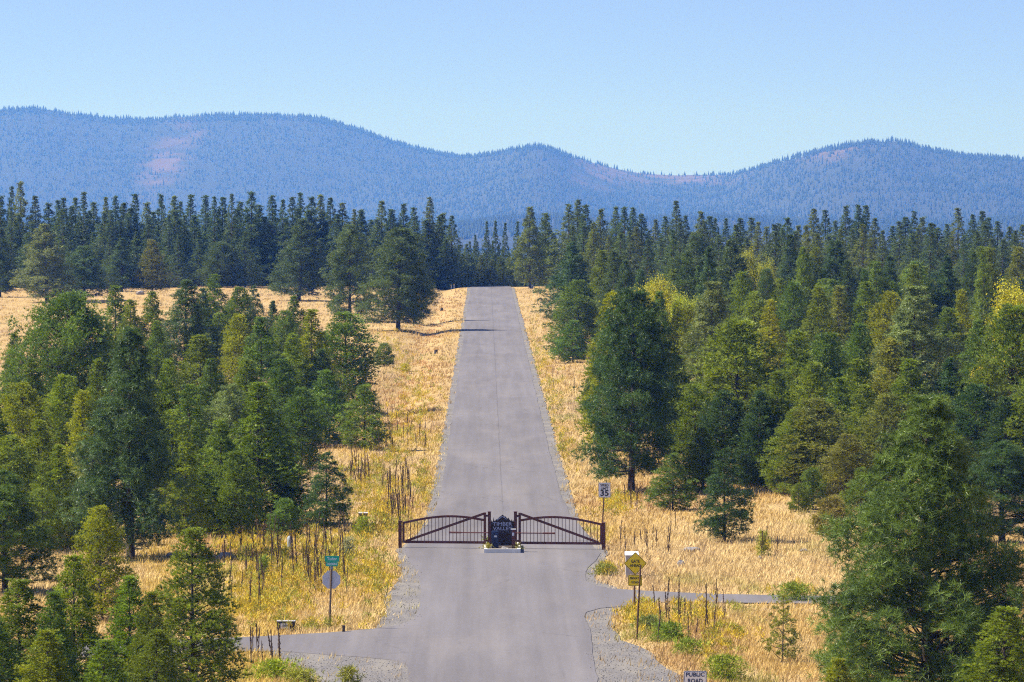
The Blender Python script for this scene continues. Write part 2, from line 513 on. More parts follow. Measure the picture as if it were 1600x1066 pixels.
def sheet(name, poly, z, mat, thick=0.0):
    """Flat sheet with the given outline, following the crest of the plain."""
    import bmesh
    bm = bmesh.new()
    from mathutils.geometry import delaunay_2d_cdt
    n = len(poly)
    cv, _, cf = delaunay_2d_cdt([Vector(p) for p in poly], [(i, (i + 1) % n) for i in range(n)], [], 1, 1e-5)[:3]
    vs = [bm.verts.new((p.x, p.y, z)) for p in cv]
    for t_ in cf: bm.faces.new([vs[i] for i in t_])
    for fc in bm.faces: fc.normal_update()
    dn = [fc for fc in bm.faces if fc.normal.z < 0]
    if dn: bmesh.ops.reverse_faces(bm, faces=dn)
    if thick:
        ext = bmesh.ops.extrude_edge_only(bm, edges=[e for e in bm.edges if e.is_boundary])
        for v in [g for g in ext['geom'] if isinstance(g, bmesh.types.BMVert)]: v.co.z -= thick
    for v in bm.verts:
        if v.co.y > 772: v.co.z += float(terrain(20.0, v.co.y) - terrain(20.0, 771.0))
    me = bpy.data.meshes.new(name); bm.to_mesh(me); bm.free(); me.materials.append(mat)
    return link(name, me)

road = sheet('road', densify(ROAD, 2.0, 0.045, 4), 0.022, M['asphalt'], 0.03)
tag(road, 'straight grey asphalt road with side roads at a gated junction', 'road', kind='structure')

# gravel verges, one sheet under the asphalt edge
GRAV_L = [(XL + 0.4, 770.0), (XL + 0.4, 240.0), (-2.6, 226.0)] + P2([(640, 868), (668, 900), (670, 950), (640, 975)]) + \
         P2([(586, 984), (596, 968), (603, 950), (603, 930), (615, 912), (626, 899), (624, 880), (619, 861), (640, 845), (658, 829)]) + [(XL - 0.55, 262), (XL - 0.5, 300), (XL - 0.48, 770)]
GRAV_R = [(XR - 0.4, 770.0), (XR - 0.4, 240.0), (4.6, 226.0)] + P2([(925, 868), (905, 890), (903, 905), (915, 922), (960, 926)]) + \
         P2([(966, 918), (940, 911), (931, 902), (934, 890), (946, 878), (951, 862), (930, 842), (908, 829)]) + [(XR + 0.72, 258), (XR + 0.62, 300), (XR + 0.5, 770)]
GRAV_LOWR = P2([(985, 944), (966, 955), (956, 972), (962, 988), (973, 1000), (997, 1010), (1015, 1018), (1034, 1037), (1058, 1052), (1072, 1085), (1085, 1110), (915, 1110), (905, 1000), (900, 965), (930, 945)])
GRAV_LOWL = P2([(400, 1012), (425, 1026), (450, 1040), (490, 1066), (510, 1100), (515, 1110), (660, 1110), (655, 1040), (630, 1026), (560, 1018)])
GRAVS = [GRAV_L, GRAV_R, GRAV_LOWR, GRAV_LOWL]
for gpoly, lab in zip(GRAVS, ('gravel verge along the left side of the road', 'gravel verge along the right side of the road',
                              'wide gravel apron at the near right corner of the junction', 'pale gravel apron at the near left corner of the junction')):
    tag(sheet('gravel_verge', densify(gpoly, 1.2, 0.12, 9), 0.004, M['gravel']), lab, 'gravel', kind='structure')

# ------------------------------------------------------------------ tree builders
def unit(a): return a / (np.linalg.norm(a, axis=-1, keepdims=True) + 1e-9)

def blades(C, D, tone, n, length, width, spread, rng, flat=0.0):
    m = len(C)
    c = np.repeat(C, n, 0); d = np.repeat(D, n, 0); tn = np.repeat(tone, n)
    k = len(c)
    dr = unit(d * (1 - spread) + unit(rng.normal(size=(k, 3))) * spread)
    L = (np.repeat(length, n)[:, None] if hasattr(length, '__len__') else length) * rng.uniform(0.65, 1.2, (k, 1))
    sd = unit(np.cross(dr, rng.normal(size=(k, 3)))) * (width * 0.5 * rng.uniform(0.7, 1.3, (k, 1)))
    base = c + dr * L * 0.06
    v = np.empty((k, 3, 3)); v[:, 0] = base + sd; v[:, 1] = base - sd; v[:, 2] = c + dr * L
    t = np.empty((k, 3)); jt = np.clip(tn + rng.normal(0, 0.08, k), 0, 1)
    t[:, 0] = t[:, 1] = jt * 0.85; t[:, 2] = np.clip(jt * 1.12, 0, 1)
    return v.reshape(-1, 3), np.arange(k * 3).reshape(-1, 3), t.ravel()

PROTO = {}
def profile(shape, t):
    """Crown radius (0 to 1) at height fraction t of the crown."""
    if shape == 'cone': return (1 - t) ** 0.68 * min(1, 0.62 + t * 2.4)
    if shape == 'egg': return math.sqrt(max(0.0, 1 - abs((t - 0.30) / (0.70 if t > 0.3 else 0.46)) ** 2.0)) ** (1.15 if t > 0.3 else 0.8)
    if shape == 'round': return math.sqrt(max(0.0, 1 - abs((t - 0.36) / (0.64 if t > 0.36 else 0.52)) ** 2.4))
    if shape == 'tip': return (1 - t) ** 1.02 * min(1, 0.66 + t * 2.4)
    if shape == 'hero': return (1 - t) ** 0.66 * min(1, 0.72 + t * 1.6)
    if shape == 'spire': return (1 - t) ** 0.85 * min(1, 0.60 + t * 2.4)
    return 1 - t

def pine(key, H, Rmax, zb, seed, shape='egg', npuff=320, puff=0.34, ntuft=11, nl=0.24, nw=0.034, nn=11, spread=0.7, updir=0.5,
         trunk_r=0.16, up0=4, up1=48, irregular=0.22, whorl=0.0, twig=False, lean=0.0, open_=0.0, deadlow=4):
    """A pine whose boughs carry separate puffs of needle tufts; puff = radius of one puff in metres."""
    rng = np.random.default_rng(seed)
    bx, by = rng.normal(0, 0.012 * H, 2)
    axis = lambda z: np.array([bx * math.sin(2.2 * z / H) + lean * z, by * math.sin(1.7 * z / H + 0.5) - by * math.sin(0.5), z])
    wood = MB()
    zs = np.linspace(-0.25, H * 0.985, 12)
    wood.tube([axis(z) for z in zs], [max(0.012, trunk_r * (1 - max(z, 0) / H) ** 0.85 * (1.25 if z <= 0 else 1)) for z in zs], 8)
    ph = rng.uniform(0, 6.28, 6)
    C, D, T, LN = [], [], [], []
    # heights of the boughs: more where the crown is wide
    nb = max(18, int(npuff / 3.6))
    qs = np.linspace(0, 1, 400); cdf = np.cumsum([0.55 + 0.45 * profile(shape, q) for q in qs]); cdf /= cdf[-1]
    ts = np.interp((np.arange(nb) + rng.uniform(0.1, 0.9, nb)) / nb, cdf, qs)
    if whorl > 0:
        stepw = whorl / (H - zb); ts = np.round(ts / stepw) * stepw + rng.normal(0, stepw * 0.14, nb)
    ts = np.clip(ts, 0, 0.97)
    for i, t in enumerate(ts):
        az = i * 2.39996 + rng.normal(0, 0.5)
        z0 = zb + t * (H - zb)
        lob = 1 + irregular * (0.6 * math.sin(az + ph[0] + 3 * t) + 0.5 * math.sin(2 * az + ph[1] - 6 * t) + 0.5 * math.sin(3 * az + ph[2] + 11 * t))
        pr = max(profile(shape, t), 0.06)
        L = max(0.06, Rmax * pr * lob * rng.uniform(0.72, 1.06) - puff * 0.5 * min(1.0, 1.6 * pr))
        L = min(L, Rmax * 1.0)
        if rng.random() < 0.07 and t > 0.2: L *= 1.16
        e0 = R(up0 + (up1 - up0) * t ** 1.4 + rng.normal(0, 7))
        z0 = min(max(z0 - L * math.sin(e0) * 0.75, zb * 0.6), H * 0.965)
        o = axis(z0)
        hd = np.array([math.cos(az), math.sin(az), 0]); tn = np.array([-math.sin(az), math.cos(az), 0])
        bend = rng.normal(0, 0.12); sag = rng.uniform(-0.05, 0.22)
        def bp(s_): return o + hd * (L * s_ * math.cos(e0)) + tn * (bend * L * s_ * s_) + np.array([0, 0, L * s_ * math.sin(e0) + L * sag * s_ ** 2.5])
        br = max(0.008, 0.013 * L + 0.005)
        wood.tube([bp(s_) for s_ in (0, 0.35, 0.7, 1.0)], [br, br * 0.75, br * 0.45, 0.004], 4 if twig else 3, False)
        btone = rng.normal(0.5, 0.13)
        npf = max(2, int(round(3.6 * (0.45 + 0.7 * pr) + rng.uniform(-0.6, 0.6))))
        for q in range(npf):
            s_ = 1.0 if q == 0 else rng.uniform(0.30, 0.98)
            p0 = bp(s_)
            reach = 0.0 if q == 0 else rng.uniform(0.25, 0.55) * (0.35 + 0.42 * L * (1.1 - s_)) * 1.3
            sg = 1 if q % 2 else -1
            dirn = unit(hd * rng.uniform(0.2, 0.9) + tn * sg * rng.uniform(0.5, 1.1) + np.array([0, 0, rng.uniform(0.0, 0.7)]))
            pc = p0 + dirn * reach
            if reach > 0 and (twig or reach > 0.3): wood.tube([p0, (p0 + pc) / 2 + np.array([0, 0, -0.02]), pc], [0.011, 0.008, 0.004], 3, False)
            ptone = btone + rng.normal(0, 0.19)
            pr_ = puff * rng.uniform(0.65, 1.2) * (0.30 + 0.80 * min(1, pr * 1.4))
            m_ = max(3, int(round(ntuft * rng.uniform(0.75, 1.25))))
            off = unit(rng.normal(size=(m_, 3))) * (rng.random((m_, 1)) ** 0.45) * pr_ * np.array([1.1, 1.1, 0.9])
            C.append(pc + off)
            D.append(unit(off / pr_ * 0.9 + np.array([0, 0, updir]) + 0.35 * hd + rng.normal(0, 0.12, (m_, 3))))
            T.append(ptone + rng.normal(0, 0.10, m_)); LN.append(np.full(m_, nl * (0.5 + 0.5 * min(1, pr * 1.6))))
    for w in range(4):                                  # the leader
        f_ = w / 3
        C.append((axis(H * (0.955 + 0.03 * f_)) + rng.normal(0, 0.02, 3))[None]); D.append(unit(np.array([[rng.normal(0, 0.35), rng.normal(0, 0.35), 1.0]]))); T.append(np.array([0.7])); LN.append(np.array([nl * 0.6]))
    for w in range(deadlow):                            # bare dead stubs under the crown
        a_ = rng.uniform(0, 6.28); z_ = rng.uniform(0.35, 1.0) * zb; L = rng.uniform(0.3, 0.9)
        o = axis(z_); wood.tube([o, o + np.array([math.cos(a_) * L, math.sin(a_) * L, rng.uniform(-0.15, 0.05)])], [0.016, 0.004], 3, False)
    C, D, T = np.concatenate(C), np.concatenate(D), np.clip(np.concatenate(T), 0, 1)
    v, f, t = blades(C, D, T, nn, np.concatenate(LN), nw, spread, rng)
    crown = mesh_np(key + '_crown', v, f, M['needles'], False, {'tone': t})
    tm = bpy.data.meshes.new(key + '_trunk'); tm.from_pydata(wood.v, [], wood.f); tm.update()
    tm.polygons.foreach_set('use_smooth', np.ones(len(tm.polygons), bool)); tm.materials.append(M['bark'])
    r = np.percentile(np.linalg.norm(v[:, :2], axis=1), 95)
    PROTO[key] = dict(trunk=tm, crown=crown, H=float(np.percentile(v[:, 2], 99.95)), W=2 * r)

def broadleaf(key, H, Rmax, seed, nleaf=12000, leaf=0.13):
    rng = np.random.default_rng(seed)
    wood = MB(); C = []
    zs = np.linspace(-0.2, H * 0.75, 8)
    wood.tube([(0.1 * math.sin(z), 0.08 * math.cos(z * 1.3), z) for z in zs], [0.016 * H * (1 - 0.9 * max(z, 0) / H) + 0.01 for z in zs], 7)
    for i in range(46):
        z0 = rng.uniform(0.18, 0.74) * H; az = rng.uniform(0, 6.28)
        t = z0 / H; L = Rmax * math.sqrt(max(0.05, 1 - ((t - 0.40) / 0.62) ** 2)) * rng.uniform(0.55, 1.1)
        e = R(rng.uniform(20, 60))
        o = np.array([0, 0, z0]); d = np.array([math.cos(az) * math.cos(e), math.sin(az) * math.cos(e), math.sin(e)])
        wood.tube([o, o + d * L * 0.5, o + d * L], [0.04, 0.022, 0.006], 4, False)
        for q in range(7):
            C.append(o + d * L * rng.uniform(0.35, 1.05) + rng.normal(0, 0.22, 3))
    C = np.array(C); C[:, 2] = np.minimum(C[:, 2], H * 0.985)
    pick = rng.integers(0, len(C), nleaf)
    ctone = rng.uniform(0.25, 0.8, len(C))
    pos = C[pick] + rng.normal(0, 0.26, (nleaf, 3))
    a = unit(rng.normal(size=(nleaf, 3))); b = unit(np.cross(a, rng.normal(size=(nleaf, 3))))
    s = leaf * rng.uniform(0.6, 1.3, (nleaf, 1))
    v = np.stack([pos - a * s * 0.5, pos + b * s * 0.32, pos + a * s * 0.5, pos - b * s * 0.32], 1).reshape(-1, 3)
    f = np.arange(nleaf * 4).reshape(-1, 4)
    t = np.repeat(np.clip(ctone[pick] + rng.normal(0, 0.12, nleaf), 0, 1), 4)
    crown = mesh_np(key + '_crown', v, f, M['leaves'], False, {'tone': t})
    tm = bpy.data.meshes.new(key + '_trunk'); tm.from_pydata(wood.v, [], wood.f); tm.update(); tm.materials.append(M['bark'])
    r = np.percentile(np.linalg.norm(v[:, :2], axis=1), 97)
    PROTO[key] = dict(trunk=tm, crown=crown, H=float(v[:, 2].max()), W=2 * r)

# ponderosa-like pines: rounded tufted puffs of long needles
P_KEYS = []
for i, (sd, shp) in enumerate(((11, 'egg'), (12, 'cone'), (13, 'hero'), (14, 'spire'))):
    k = 'ponderosa%d' % i; P_KEYS.append(k)
    pine(k, 11.0, 2.75, 0.8, sd, shp, 430, 0.46, 15, 0.23, 0.034, 11, 0.72, 0.5, 0.16)
# lodgepole-like pines: dense, fine, upright shoots
L_KEYS = []
for i, (sd, shp) in enumerate(((21, 'cone'), (22, 'egg'), (23, 'hero'), (24, 'spire'), (25, 'egg'))):
    k = 'lodgepole%d' % i; L_KEYS.append(k)
    pine(k, 8.0, 2.0, 0.2, sd, shp, 520, 0.34, 12, 0.19, 0.028, 10, 0.40, 1.1, 0.09, 12, 62, 0.26)
# tall pines of the far wood
S_KEYS = []
for i, sd in enumerate((31, 32, 33, 34, 35, 36)):
    k = 'slim%d' % i; S_KEYS.append(k)
    pine(k, 14.0, (3.4, 3.0, 3.7)[i % 3], 0.3, sd, ('tip', 'spire', 'tip')[i % 3], 640, 0.44, 6, 0.29, 0.052, 8, 0.60, 0.9, 0.16, 6, 62, irregular=0.30)
pine('roundpine', 9.5, 4.1, 0.3, 41, 'round', 900, 0.62, 16, 0.24, 0.038, 9, 0.45, 1.0, 0.16, 0, 62, 0.14)
pine('youngpine', 5.6, 1.8, 0.3, 42, 'cone', 360, 0.27, 11, 0.16, 0.021, 11, 0.6, 0.6, 0.07, -2, 48, 0.2, 0.34)
pine('youngpine2', 4.2, 1.5, 0.2, 43, 'cone', 330, 0.26, 10, 0.15, 0.021, 11, 0.5, 0.9, 0.05, 8, 55, 0.2)
pine('sapling', 2.7, 1.05, 0.25, 44, 'cone', 150, 0.12, 9, 0.09, 0.017, 12, 0.5, 0.8, 0.035, 14, 55, 0.25, 0.30)
pine('bushpine', 2.6, 1.0, 0.06, 45, 'egg', 260, 0.19, 9, 0.12, 0.019, 11, 0.5, 0.9, 0.04, 15, 60, 0.2)
pine('giant', 11.0, 4.0, 0.7, 46, 'hero', 960, 0.48, 15, 0.24, 0.017, 20, 0.66, 0.6, 0.2, 8, 55, 0.12, 0.0, True)
pine('nearlodge', 7.5, 2.0, 0.2, 47, 'cone', 620, 0.30, 12, 0.16, 0.0175, 16, 0.38, 1.2, 0.09, 10, 60, 0.20, 0.0, True)
pine('nearlodge2', 7.5, 1.9, 0.2, 48, 'hero', 620, 0.30, 12, 0.16, 0.0175, 16, 0.38, 1.2, 0.09, 12, 62, 0.22, 0.0, True)
pine('bigdark', 12.0, 3.1, 1.0, 49, 'egg', 580, 0.52, 16, 0.25, 0.028, 13, 0.74, 0.45, 0.2, 0, 48, 0.2)
pine('bigdark2', 12.0, 3.1, 0.9, 50, 'hero', 560, 0.52, 16, 0.25, 0.028, 13, 0.74, 0.45, 0.2, 4, 50, 0.2)
broadleaf('aspen0', 9.0, 2.6, 51); broadleaf('aspen1', 10.0, 2.2, 52)

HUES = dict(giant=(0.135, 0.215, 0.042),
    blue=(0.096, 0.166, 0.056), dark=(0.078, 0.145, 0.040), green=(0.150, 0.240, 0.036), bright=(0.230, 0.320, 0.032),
    olive=(0.205, 0.280, 0.034), yellow=(0.310, 0.355, 0.026), pale=(0.220, 0.275, 0.095), tan=(0.255, 0.280, 0.055),
    rust=(0.290, 0.250, 0.055), far=(0.108, 0.168, 0.054), farolive=(0.170, 0.222, 0.044), leafy=(0.44, 0.43, 0.03), leafy2=(0.34, 0.39, 0.04))

def place_tree(name, key, u, vtop, vbase, wpx, hue, label, cat, group, rng):
    x, y = gp(u, vbase)
    s = F_PX / y
    z = float(terrain(x, y)) - 0.04
    # height so that the tip comes to the photo's row
    h = H_CAM - (vtop - 281.0) / s - z
    pr = PROTO[key]
    sz = h / pr['H']; sx = (wpx / s) / pr['W']
    sx = min(max(sx, sz * 0.5), sz * 1.9)
    root = empty(name, (x, y, z), rng.uniform(0, 6.28))
    root.scale = (sx, sx, sz)
    tag(root, label, cat, group)
    link('trunk', pr['trunk'], root)
    c = link('crown', pr['crown'], root)
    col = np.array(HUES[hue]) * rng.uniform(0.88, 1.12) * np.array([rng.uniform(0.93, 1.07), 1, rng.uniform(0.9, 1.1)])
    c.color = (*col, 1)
    return root

rng = random.Random(5)
T = []   # u, tip row, base row, width, kind, hue, label
def t(u, a, b, w, kind, hue, label, cat='pine tree'): T.append((u, a, b, w, kind, hue, label, cat))
# -- left of the road, near to far
t(298, 825, 1106, 150, 'nearlodge', 'olive', 'conical young pine beside the near end of the left side road')
t(200, 900, 1125, 105, 'nearlodge2', 'bright', 'slim bright green pine just left of the conical foreground pine')
t(118, 868, 1120, 115, 'nearlodge', 'bright', 'pale green pine with upright leader in the lower left foreground')
t(30, 905, 1130, 170, 'nearlodge2', 'olive', 'broad olive pine filling the lower left corner of the photo')
t(75, 985, 1160, 120, 'nearlodge2', 'yellow', 'low yellow green pine at the bottom edge near the left corner')
t(245, 985, 1165, 110, 'nearlodge', 'olive', 'low olive pine at the bottom edge left of the side road')
t(160, 1000, 1180, 120, 'nearlodge2', 'bright', 'bright low pine at the bottom edge below the pale leader pine')
t(240, 925, 1135, 84, 'nearlodge2', 'olive', 'olive pine close left of the conical foreground pine')
t(-8, 965, 1150, 120, 'nearlodge', 'green', 'green pine cut by the left border near the bottom corner')
t(88, 925, 1142, 90, 'nearlodge2', 'green', 'green pine between the broad corner pine and pale leader pine')
t(160, 790, 968, 88, 'lodgepole1', 'yellow', 'yellow tipped young pine beside the dark trunk at left')
t(8, 735, 925, 150, 'bigdark', 'green', 'dark spreading pine at the left edge, midway up the foreground')
t(66, 722, 862, 80, 'youngpine', 'olive', 'thin olive pine with a visible trunk near the left edge')
t(204, 512, 872, 165, 'bigdark2', 'blue', 'tall dark blue green pine with thick trunk in the left grove')
t(318, 733, 832, 82, 'lodgepole0', 'green', 'bushy green pine right of the tall dark left pine')
t(345, 655, 826, 92, 'lodgepole2', 'olive', 'olive pine with thin crown left of the yellowish roadside pine')
t(408, 597, 818, 128, 'lodgepole3', 'olive', 'yellowish olive pine with a dark trunk above the mullein patch')
t(445, 778, 838, 52, 'bushpine', 'green', 'small bushy pine at the edge of the mullein patch')
t(510, 706, 828, 84, 'youngpine', 'dark', 'short open pine standing in the weeds left of the gate')
t(570, 600, 703, 80, 'youngpine2', 'olive', 'cone shaped pine nearest the left verge, above the gate')
t(509, 578, 695, 90, 'youngpine2', 'green', 'green pine with bare lower trunk beside the verge side cone pine')
t(600, 535, 572, 36, 'bushpine', 'olive', 'tiny scrubby pine in the grass left of the road')
t(536, 487, 640, 112, 'lodgepole1', 'green', 'broad pine with dark right flank nearest the dry verge')
t(489, 483, 655, 82, 'lodgepole3', 'yellow', 'slim yellow topped pine beside the broad dark flanked pine')
t(455, 520, 668, 70, 'lodgepole0', 'olive', 'olive pine squeezed between two taller pines in the left grove')
t(408, 495, 690, 105, 'ponderosa1', 'green', 'bright tufted pine in the middle of the left grove')
t(372, 490, 640, 60, 'lodgepole4', 'yellow', 'yellow green pine left of the bright tufted pine')
t(360, 600, 760, 100, 'ponderosa0', 'pale', 'pale tufted pine low in the middle of the left grove')
t(312, 522, 705, 115, 'lodgepole2', 'olive', 'broad rounded olive pine in the middle of the left grove')
t(262, 560, 760, 70, 'lodgepole0', 'olive', 'narrow olive pine right behind the tall dark left pine')
t(430, 640, 760, 80, 'ponderosa3', 'green', 'green tufted pine behind the yellowish roadside pine')
t(285, 437, 610, 105, 'ponderosa2', 'blue', 'blue green pine with dark tip at the edge of the left field')
t(338, 428, 545, 66, 'lodgepole3', 'green', 'green pointed pine at the field edge, left grove top')
t(342, 488, 570, 52, 'lodgepole4', 'bright', 'small bright pine below the pointed field edge pine')
t(396, 445, 560, 48, 'youngpine', 'blue', 'dark tipped small pine at the field edge in the left grove')
t(425, 470, 600, 60, 'ponderosa3', 'blue', 'blue green pine behind the bright tufted pine')
t(448, 485, 610, 60, 'ponderosa0', 'green', 'dark pine behind the slim yellow topped pine')
t(105, 455, 690, 185, 'roundpine', 'green', 'very broad rounded dark pine beside the left field')
t(206, 468, 640, 66, 'lodgepole0', 'olive', 'thin brownish pine between the round pine and blue pine')
t(245, 500, 650, 60, 'lodgepole2', 'green', 'green pine half hidden left of the rounded olive pine')
t(35, 597, 780, 100, 'lodgepole4', 'yellow', 'yellow green pine at the left edge below the round pine')
t(98, 585, 770, 95, 'lodgepole1', 'bright', 'bright green pine in front of the very broad round pine')
t(-5, 625, 800, 80, 'lodgepole3', 'green', 'green pine cut by the left edge, mid height')
t(62, 655, 815, 90, 'lodgepole2', 'olive', 'olive pine below the yellow green pine at the left edge')
t(128, 610, 800, 80, 'lodgepole0', 'yellow', 'yellow tinged pine touching the tall dark left pine')
t(130, 690, 850, 90, 'ponderosa2', 'pale', 'pale tufted pine at the foot of the tall dark pine')
# -- left, the field edge and the three roadside pines
t(622, 356, 516, 112, 'bigdark', 'far', 'widest of the three roadside pines casting shadows on the road')
t(648, 378, 501, 66, 'ponderosa3', 'far', 'pine nearest the road among the three that shade it')
t(546, 350, 503, 80, 'ponderosa0', 'far', 'tall pine left of the widest roadside pine')
t(466, 342, 470, 92, 'ponderosa2', 'far', 'broad pine standing alone in front of the far left wood')
t(345, 377, 452, 62, 'roundpine', 'far', 'dome shaped pine at the far edge of the left field')
t(388, 355, 446, 58, 'ponderosa1', 'far', 'dark pine right of the dome shaped field edge pine')
t(0, 355, 464, 62, 'ponderosa1', 'far', 'dark pine on the left border beside the field gap')
t(74, 350, 472, 92, 'ponderosa2', 'pale', 'broad pale pine right of the field gap at far left')
t(132, 384, 470, 105, 'ponderosa0', 'far', 'wide dark pine touching the broad pale pine at far left')
t(190, 372, 455, 66, 'ponderosa3', 'far', 'dark rounded pine at the back of the left field')
t(238, 374, 455, 68, 'lodgepole2', 'tan', 'brownish tinged pine at the back of the left field')
# -- right of the road, near to far
t(1450, 618, 1152, 345, 'giant', 'giant', 'huge tufted pine filling the right foreground')
t(1570, 950, 1180, 180, 'nearlodge', 'bright', 'bright green pine in the lower right corner of the photo')
t(1310, 1030, 1190, 90, 'nearlodge2', 'yellow', 'yellow green pine tip at the bottom edge under the huge pine')
t(1222, 930, 1037, 62, 'sapling', 'tan', 'small sparse pine sapling alone in the golden grass')
t(1132, 700, 846, 96, 'youngpine', 'dark', 'open young pine standing alone in the golden grass')
t(1051, 708, 797, 78, 'youngpine2', 'green', 'small round pine left of the open young pine')
t(1175, 686, 754, 42, 'bushpine', 'bright', 'tiny bright pine at the forest edge behind the young pine')
t(1222, 714, 758, 28, 'bushpine', 'green', 'smallest seedling pine at the right forest edge')
t(1098, 668, 770, 105, 'lodgepole2', 'green', 'low green pine clump between the round and bright small pines')
t(1270, 730, 796, 46, 'bushpine', 'green', 'small green pine at the right forest edge beside rusty pine')
t(1300, 775, 838, 62, 'bushpine', 'rust', 'small rusty orange pine left of the huge foreground pine')
t(1320, 678, 788, 78, 'lodgepole1', 'tan', 'olive pine with orange top behind the small rusty pine')
t(1275, 622, 775, 118, 'lodgepole4', 'tan', 'brownish olive pine at the front of the right forest')
t(986, 452, 769, 162, 'bigdark', 'dark', 'large dark pine with bare trunk right of the road')
t(955, 455, 700, 105, 'lodgepole2', 'yellow', 'yellow green pine directly behind the large dark roadside pine')
t(1152, 498, 722, 165, 'lodgepole4', 'olive', 'broad olive pine with dark base in the right forest')
t(1117, 440, 668, 122, 'ponderosa2', 'pale', 'pale open tufted pine right of the large dark pine')
t(1030, 455, 640, 70, 'ponderosa1', 'green', 'green pine with dark tip below the yellow broadleaf tree')
t(1057, 470, 640, 62, 'lodgepole0', 'yellow', 'yellowish narrow pine left of the pale open pine')
t(1206, 468, 640, 74, 'lodgepole3', 'yellow', 'yellow topped pine right of the broad olive pine')
t(1180, 455, 600, 60, 'lodgepole1', 'olive', 'olive pine tip above the yellow topped right pine')
t(1242, 515, 725, 100, 'lodgepole0', 'olive', 'tall olive pine right of the broad olive pine')
t(1280, 447, 620, 82, 'lodgepole2', 'olive', 'olive pine in the middle of the right forest')
t(1312, 446, 600, 66, 'lodgepole3', 'tan', 'tan tinged pine tip in the middle of the right forest')
t(1240, 440, 590, 66, 'lodgepole4', 'green', 'dark olive rounded pine above the tall olive pine')
t(1288, 520, 715, 118, 'ponderosa0', 'green', 'green tufted pine at the centre of the right forest')
t(1340, 505, 690, 74, 'lodgepole1', 'green', 'dark green pine right of the green tufted central pine')
t(1350, 440, 600, 80, 'lodgepole3', 'bright', 'bright edged pine left of the large pale right pine')
t(1432, 447, 700, 165, 'ponderosa2', 'pale', 'large pale tufted pine behind the huge foreground pine')
t(1388, 528, 730, 110, 'lodgepole2', 'tan', 'tan olive pine leaning against the large pale right pine')
t(1390, 455, 640, 80, 'lodgepole4', 'yellow', 'yellow green pine left behind the large pale right pine')
t(1500, 452, 620, 56, 'lodgepole0', 'yellow', 'narrow yellow green cone right of the large pale pine')
t(1528, 500, 690, 90, 'ponderosa1', 'green', 'green pine between the narrow cone and right edge tree')
t(1582, 475, 735, 140, 'lodgepole4', 'olive', 'tall olive pine with shaded base at the right edge')
t(1545, 560, 740, 80, 'lodgepole1', 'olive', 'olive pine low beside the right edge pine')
t(1210, 580, 760, 90, 'lodgepole3', 'olive', 'olive pine with dark flank left of the brownish pine')
t(1350, 600, 760, 90, 'lodgepole0', 'olive', 'olive pine behind the orange topped pine')
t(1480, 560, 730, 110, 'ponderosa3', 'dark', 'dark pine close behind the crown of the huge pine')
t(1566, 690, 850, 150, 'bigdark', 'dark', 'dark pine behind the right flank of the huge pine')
t(1380, 752, 842, 84, 'youngpine2', 'green', 'small pine half hidden by the left flank of the huge pine')
t(1345, 730, 815, 60, 'youngpine2', 'olive', 'small olive pine behind the small rusty orange pine')
t(1248, 755, 800, 34, 'bushpine', 'olive', 'low olive pine left of the small green forest edge pine')
# -- right of the road, farther
t(892, 378, 512, 98, 'ponderosa3', 'blue', 'dark pine right of the far road end, leaning over the verge')
t(902, 437, 562, 84, 'lodgepole1', 'green', 'pointed green pine in front of the verge side dark pine')
t(895, 500, 568, 66, 'youngpine2', 'green', 'short pine at the verge below the pointed green pine')
t(968, 398, 540, 82, 'lodgepole0', 'far', 'conical blue green pine left of the yellow broadleaf tree')
t(1090, 366, 520, 80, 'ponderosa0', 'blue', 'dark clumpy pine right of the yellow broadleaf tree')
t(1062, 400, 530, 66, 'lodgepole1', 'far', 'conical pine just behind the yellow broadleaf tree')
t(1143, 374, 540, 90, 'ponderosa1', 'far', 'tall open pine left of the pair of golden trees')
t(1235, 366, 520, 70, 'ponderosa3', 'blue', 'dark pine right of the pair of golden trees')
t(1305, 376, 540, 98, 'ponderosa1', 'dark', 'dark pyramid pine high in the right forest')
t(1262, 400, 540, 66, 'ponderosa0', 'far', 'pine on the left flank of the dark pyramid pine')
t(1365, 408, 560, 70, 'lodgepole3', 'green', 'green edged pine right of the dark pyramid pine')
t(1388, 400, 540, 56, 'ponderosa2', 'dark', 'dark pine with blunt tip right of the green edged pine')
t(1432, 408, 560, 70, 'ponderosa0', 'green', 'rounded green pine above the large pale right pine')
t(1482, 400, 560, 78, 'ponderosa3', 'dark', 'dark blue pine above the narrow yellow cone')
t(1540, 408, 570, 80, 'ponderosa1', 'blue', 'dark pine left of the golden tree at the right edge')
t(1535, 385, 520, 66, 'lodgepole3', 'olive', 'olive tip behind the dark pine near the right edge')
t(1590, 385, 540, 70, 'lodgepole2', 'tan', 'tan green pine on the right border above the golden tree')
t(828, 323, 451, 54, 'ponderosa1', 'farolive', 'first tall pine right of the far road end')
t(855, 333, 449, 52, 'lodgepole3', 'farolive', 'second tall pine right of the far road end')
